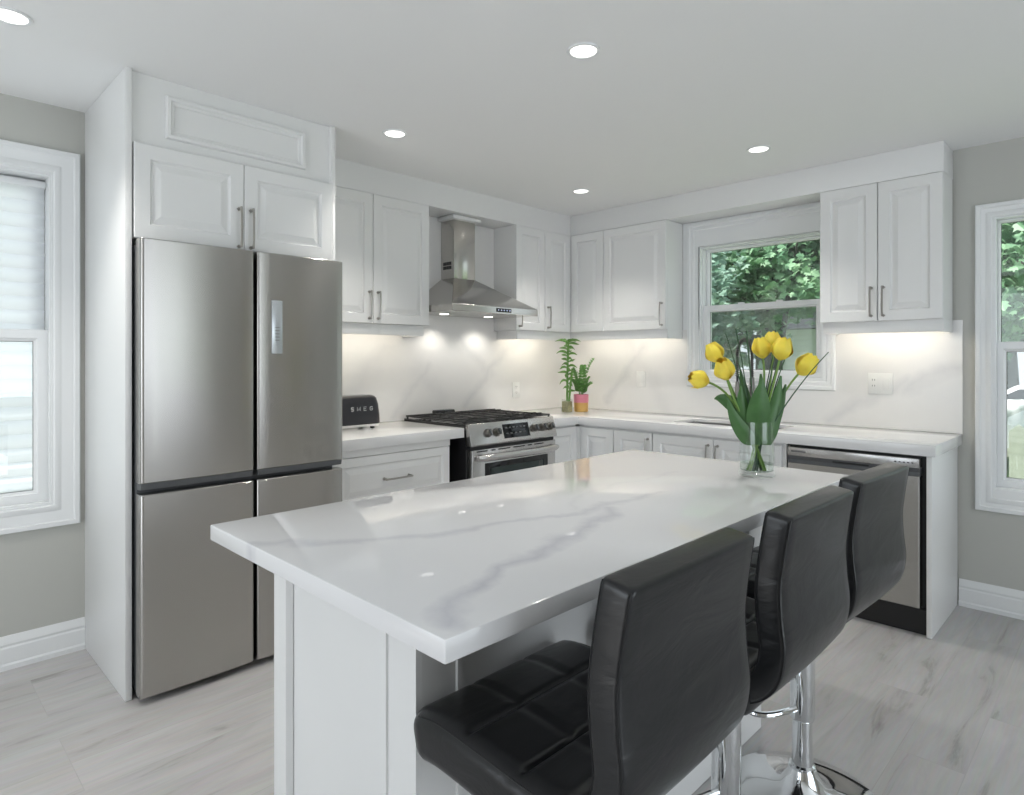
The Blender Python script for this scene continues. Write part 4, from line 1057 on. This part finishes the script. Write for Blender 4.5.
# ================================================================== OUTSIDE
GZ = -.45
struct(MB().cells('z', GZ - .1, GZ, [-25, 25], [.16, 45], lambda i, j: True).build('ground', M['grass']))
struct(MB().cells('z', GZ - .1, GZ - .001, [-25, -.16], [-20, .16], lambda i, j: True).build('ground', M['bounce_ground']))  # unseen ground, its grey picked for the bounce onto the left shade
LEAFSHAPE = [(0, -.05), (.22, -.12), (.5, .0), (.34, .2), (.62, .48), (.3, .5), (.22, .72), (0, 1.0), (-.22, .72), (-.3, .5), (-.62, .48), (-.34, .2), (-.5, .0), (-.22, -.12)]
def tree(label, base, crown, n, size, mat, seed, trunk_r=.14, lean=(0, 0), branches=6):
    rn = random.Random(seed); t = thing('maple_tree', label, 'tree', base)
    b0 = V3(*base); top = V3(base[0] + lean[0], base[1] + lean[1], crown[0][2])
    tr = MB(); trunk = [b0.lerp(top, k / 6) + V3(rn.uniform(-.05, .05), rn.uniform(-.05, .05), 0) * (k > 0) for k in range(7)]
    tr.tube(trunk, [trunk_r * (1 - .1 * k) for k in range(7)], 9)
    for k in range(branches):
        s0 = trunk[2 + k % 4]; cx, cy, cz_, rx, ry, rz_ = crown[k % len(crown)]
        a = rn.uniform(0, 6.28); e = V3(cx + rx * .7 * math.cos(a), cy + ry * .7 * math.sin(a), cz_ + rz_ * rn.uniform(-.5, .6))
        tr.tube(bez(s0, s0.lerp(e, .3) + Z * .25, s0.lerp(e, .7) + Z * .15, e, 6), [trunk_r * .42 * (1 - .13 * q) for q in range(7)], 6)
    tr.build('trunk', M['bark'], t, smooth=1.2)
    bm = bmesh.new()
    tot_v = sum(c[3] * c[4] * c[5] for c in crown)
    for cx, cy, cz_, rx, ry, rz_ in crown:
        cnt = int(n * rx * ry * rz_ / tot_v); clumps = max(8, cnt // 45)
        for q in range(clumps):
            while True:
                d = V3(rn.uniform(-1, 1), rn.uniform(-1, 1), rn.uniform(-1, 1))
                if .35 < d.length < 1: break
            cc_ = V3(cx + d.x * rx, cy + d.y * ry, cz_ + d.z * rz_)
            for w in range(cnt // clumps):
                p = cc_ + V3(rn.gauss(0, .22), rn.gauss(0, .22), rn.gauss(0, .13))
                s_ = size * rn.uniform(.7, 1.25)
                nrm_ = V3(rn.gauss(0, .5), rn.gauss(-.25, .5), rn.gauss(.7, .4)).normalized(); yv = V3(rn.gauss(0, 1), rn.gauss(0, 1), rn.gauss(-.6, .5)); yv = (yv - nrm_ * yv.dot(nrm_)).normalized(); xv = yv.cross(nrm_)
                vs2 = [bm.verts.new(p + xv * (a * s_) + yv * ((b_ - .5) * s_) - nrm_ * (abs(a) * s_ * .25)) for a, b_ in LEAFSHAPE]
                bm.faces.new(vs2)
    mb = MB(); mb.bm.free(); mb.bm = bm
    mb.build('foliage', mat, t, smooth=0, recalc=False)
tree('maple tree with a dark trunk beyond the sink window', (-.95, 6.6, GZ), [(-1.1, 6.4, 3.35, 1.6, 1.2, 1.25), (-.2, 6.2, 2.9, 1.0, 1.0, .9), (-1.5, 6.0, 1.95, .9, .6, .55)], 9000, .125, M['fol1'], 3, .15, (.1, 0))
tree('pale bluish green tree at the left of the sink window view', (-2.3, 5.3, GZ), [(-1.9, 4.6, 2.35, 1.0, .9, 1.15), (-2.2, 5.2, 1.2, 1.0, .8, .8)], 7500, .115, M['fol2'], 5, .12, (.2, -.3))
tree('leafy green tree beyond the right window', (2.6, 6.2, GZ), [(2.5, 5.8, 2.75, 1.1, 1.0, 1.35), (3.6, 6.2, 3.0, 1.2, 1.0, 1.2)], 7000, .12, M['fol1'], 8, .13, (.1, 0))
tree('deep green tree far behind the maple, seen through the sink window', (-3.2, 11.5, GZ), [(-3.4, 11.5, 4.2, 2.4, 1.6, 2.2), (-4.8, 11.0, 2.5, 1.8, 1.2, 1.6)], 6000, .2, M['fol3'], 13, .22)
tree('deep green tree far behind, seen through the right window', (1.4, 13.0, GZ), [(1.2, 13.0, 3.6, 2.2, 1.6, 1.9), (3.2, 13.2, 3.8, 2.0, 1.5, 2.0)], 5500, .2, M['fol3'], 17, .22)
# neighbour's garage, fence, car
gr = thing('garage', 'white sided garage beyond the trees outside the sink window', 'building', (-2.1, 14.5, GZ))
gm = MB(); gm.box(-4.2, .1, 14.0, 18.0, GZ, 2.15)
for k in range(17): gm.box(-4.205, .105, 13.985, 14.0, GZ + .05 + k * .15, GZ + .185 + k * .15, .004)
gm.build('wall', M['siding'], gr)
MB().loops([[(x_, 13.6, 2.15), (x_, 16, 3.6), (x_, 18.4, 2.15), (x_, 16, 2.05)] for x_ in (-4.5, .4)]).build('roof', M['roofing'], gr)
fn = thing('garden_fence', 'weathered picket fence low outside the right window', 'fence', (3.2, 3.2, GZ))
for k in range(20):
    x_ = 1.9 + k * .17; MB().loops([[(x_, y_, GZ), (x_ + .14, y_, GZ), (x_ + .14, y_, .66), (x_ + .07, y_, .73), (x_, y_, .66)] for y_ in (3.2, 3.22)]).build('picket', M['fence'], fn)
for z_ in (-.1, .42): MB().box(1.9, 5.3, 3.2205, 3.26, z_, z_ + .08, .004).build('rail', M['fence'], fn)
car = thing('parked_car', 'white car parked beyond the fence outside the right window', 'car', (2.6, 9.2, GZ))
side = [(-2.1, .28), (-2.15, .55), (-2.05, .88), (-1.1, .98), (-.55, 1.36), (.75, 1.40), (1.35, 1.05), (2.05, .98), (2.15, .6), (2.1, .28)]
cm = MB(); cm.loops([[(2.6 + x_, 9.2 + yy * (1 if z_ < 1.1 else .82), GZ + z_) for x_, z_ in side] for yy in (-.86, .86)]); cm.bevel(.05, 3, .3); cm.build('body', M['carpaint'], car, smooth=.6)
wm = MB(); wm.loops([[(2.6 + x_, 9.2 + yy, GZ + z_) for x_, z_ in ((-.95, 1.04), (-.5, 1.30), (.68, 1.33), (1.15, 1.08))] for yy in (-.80, -.79)]); wm.build('side_window', M['blackglass'], car)
for x_ in (-1.3, 1.35):
    for y_ in (-.78, .78):
        wh = MB(); wh.tube([(2.6 + x_, 9.2 + y_ - .1, GZ + .32), (2.6 + x_, 9.2 + y_ + .1, GZ + .32)], .32, 28); w_ = wh.build('wheel', M['tyre'], car)
        hb = MB(); hb.tube([(2.6 + x_, 9.2 + y_ - .105, GZ + .32), (2.6 + x_, 9.2 + y_ + .105, GZ + .32)], .19, 20); hb.build('hub_cap', M['label'], w_)
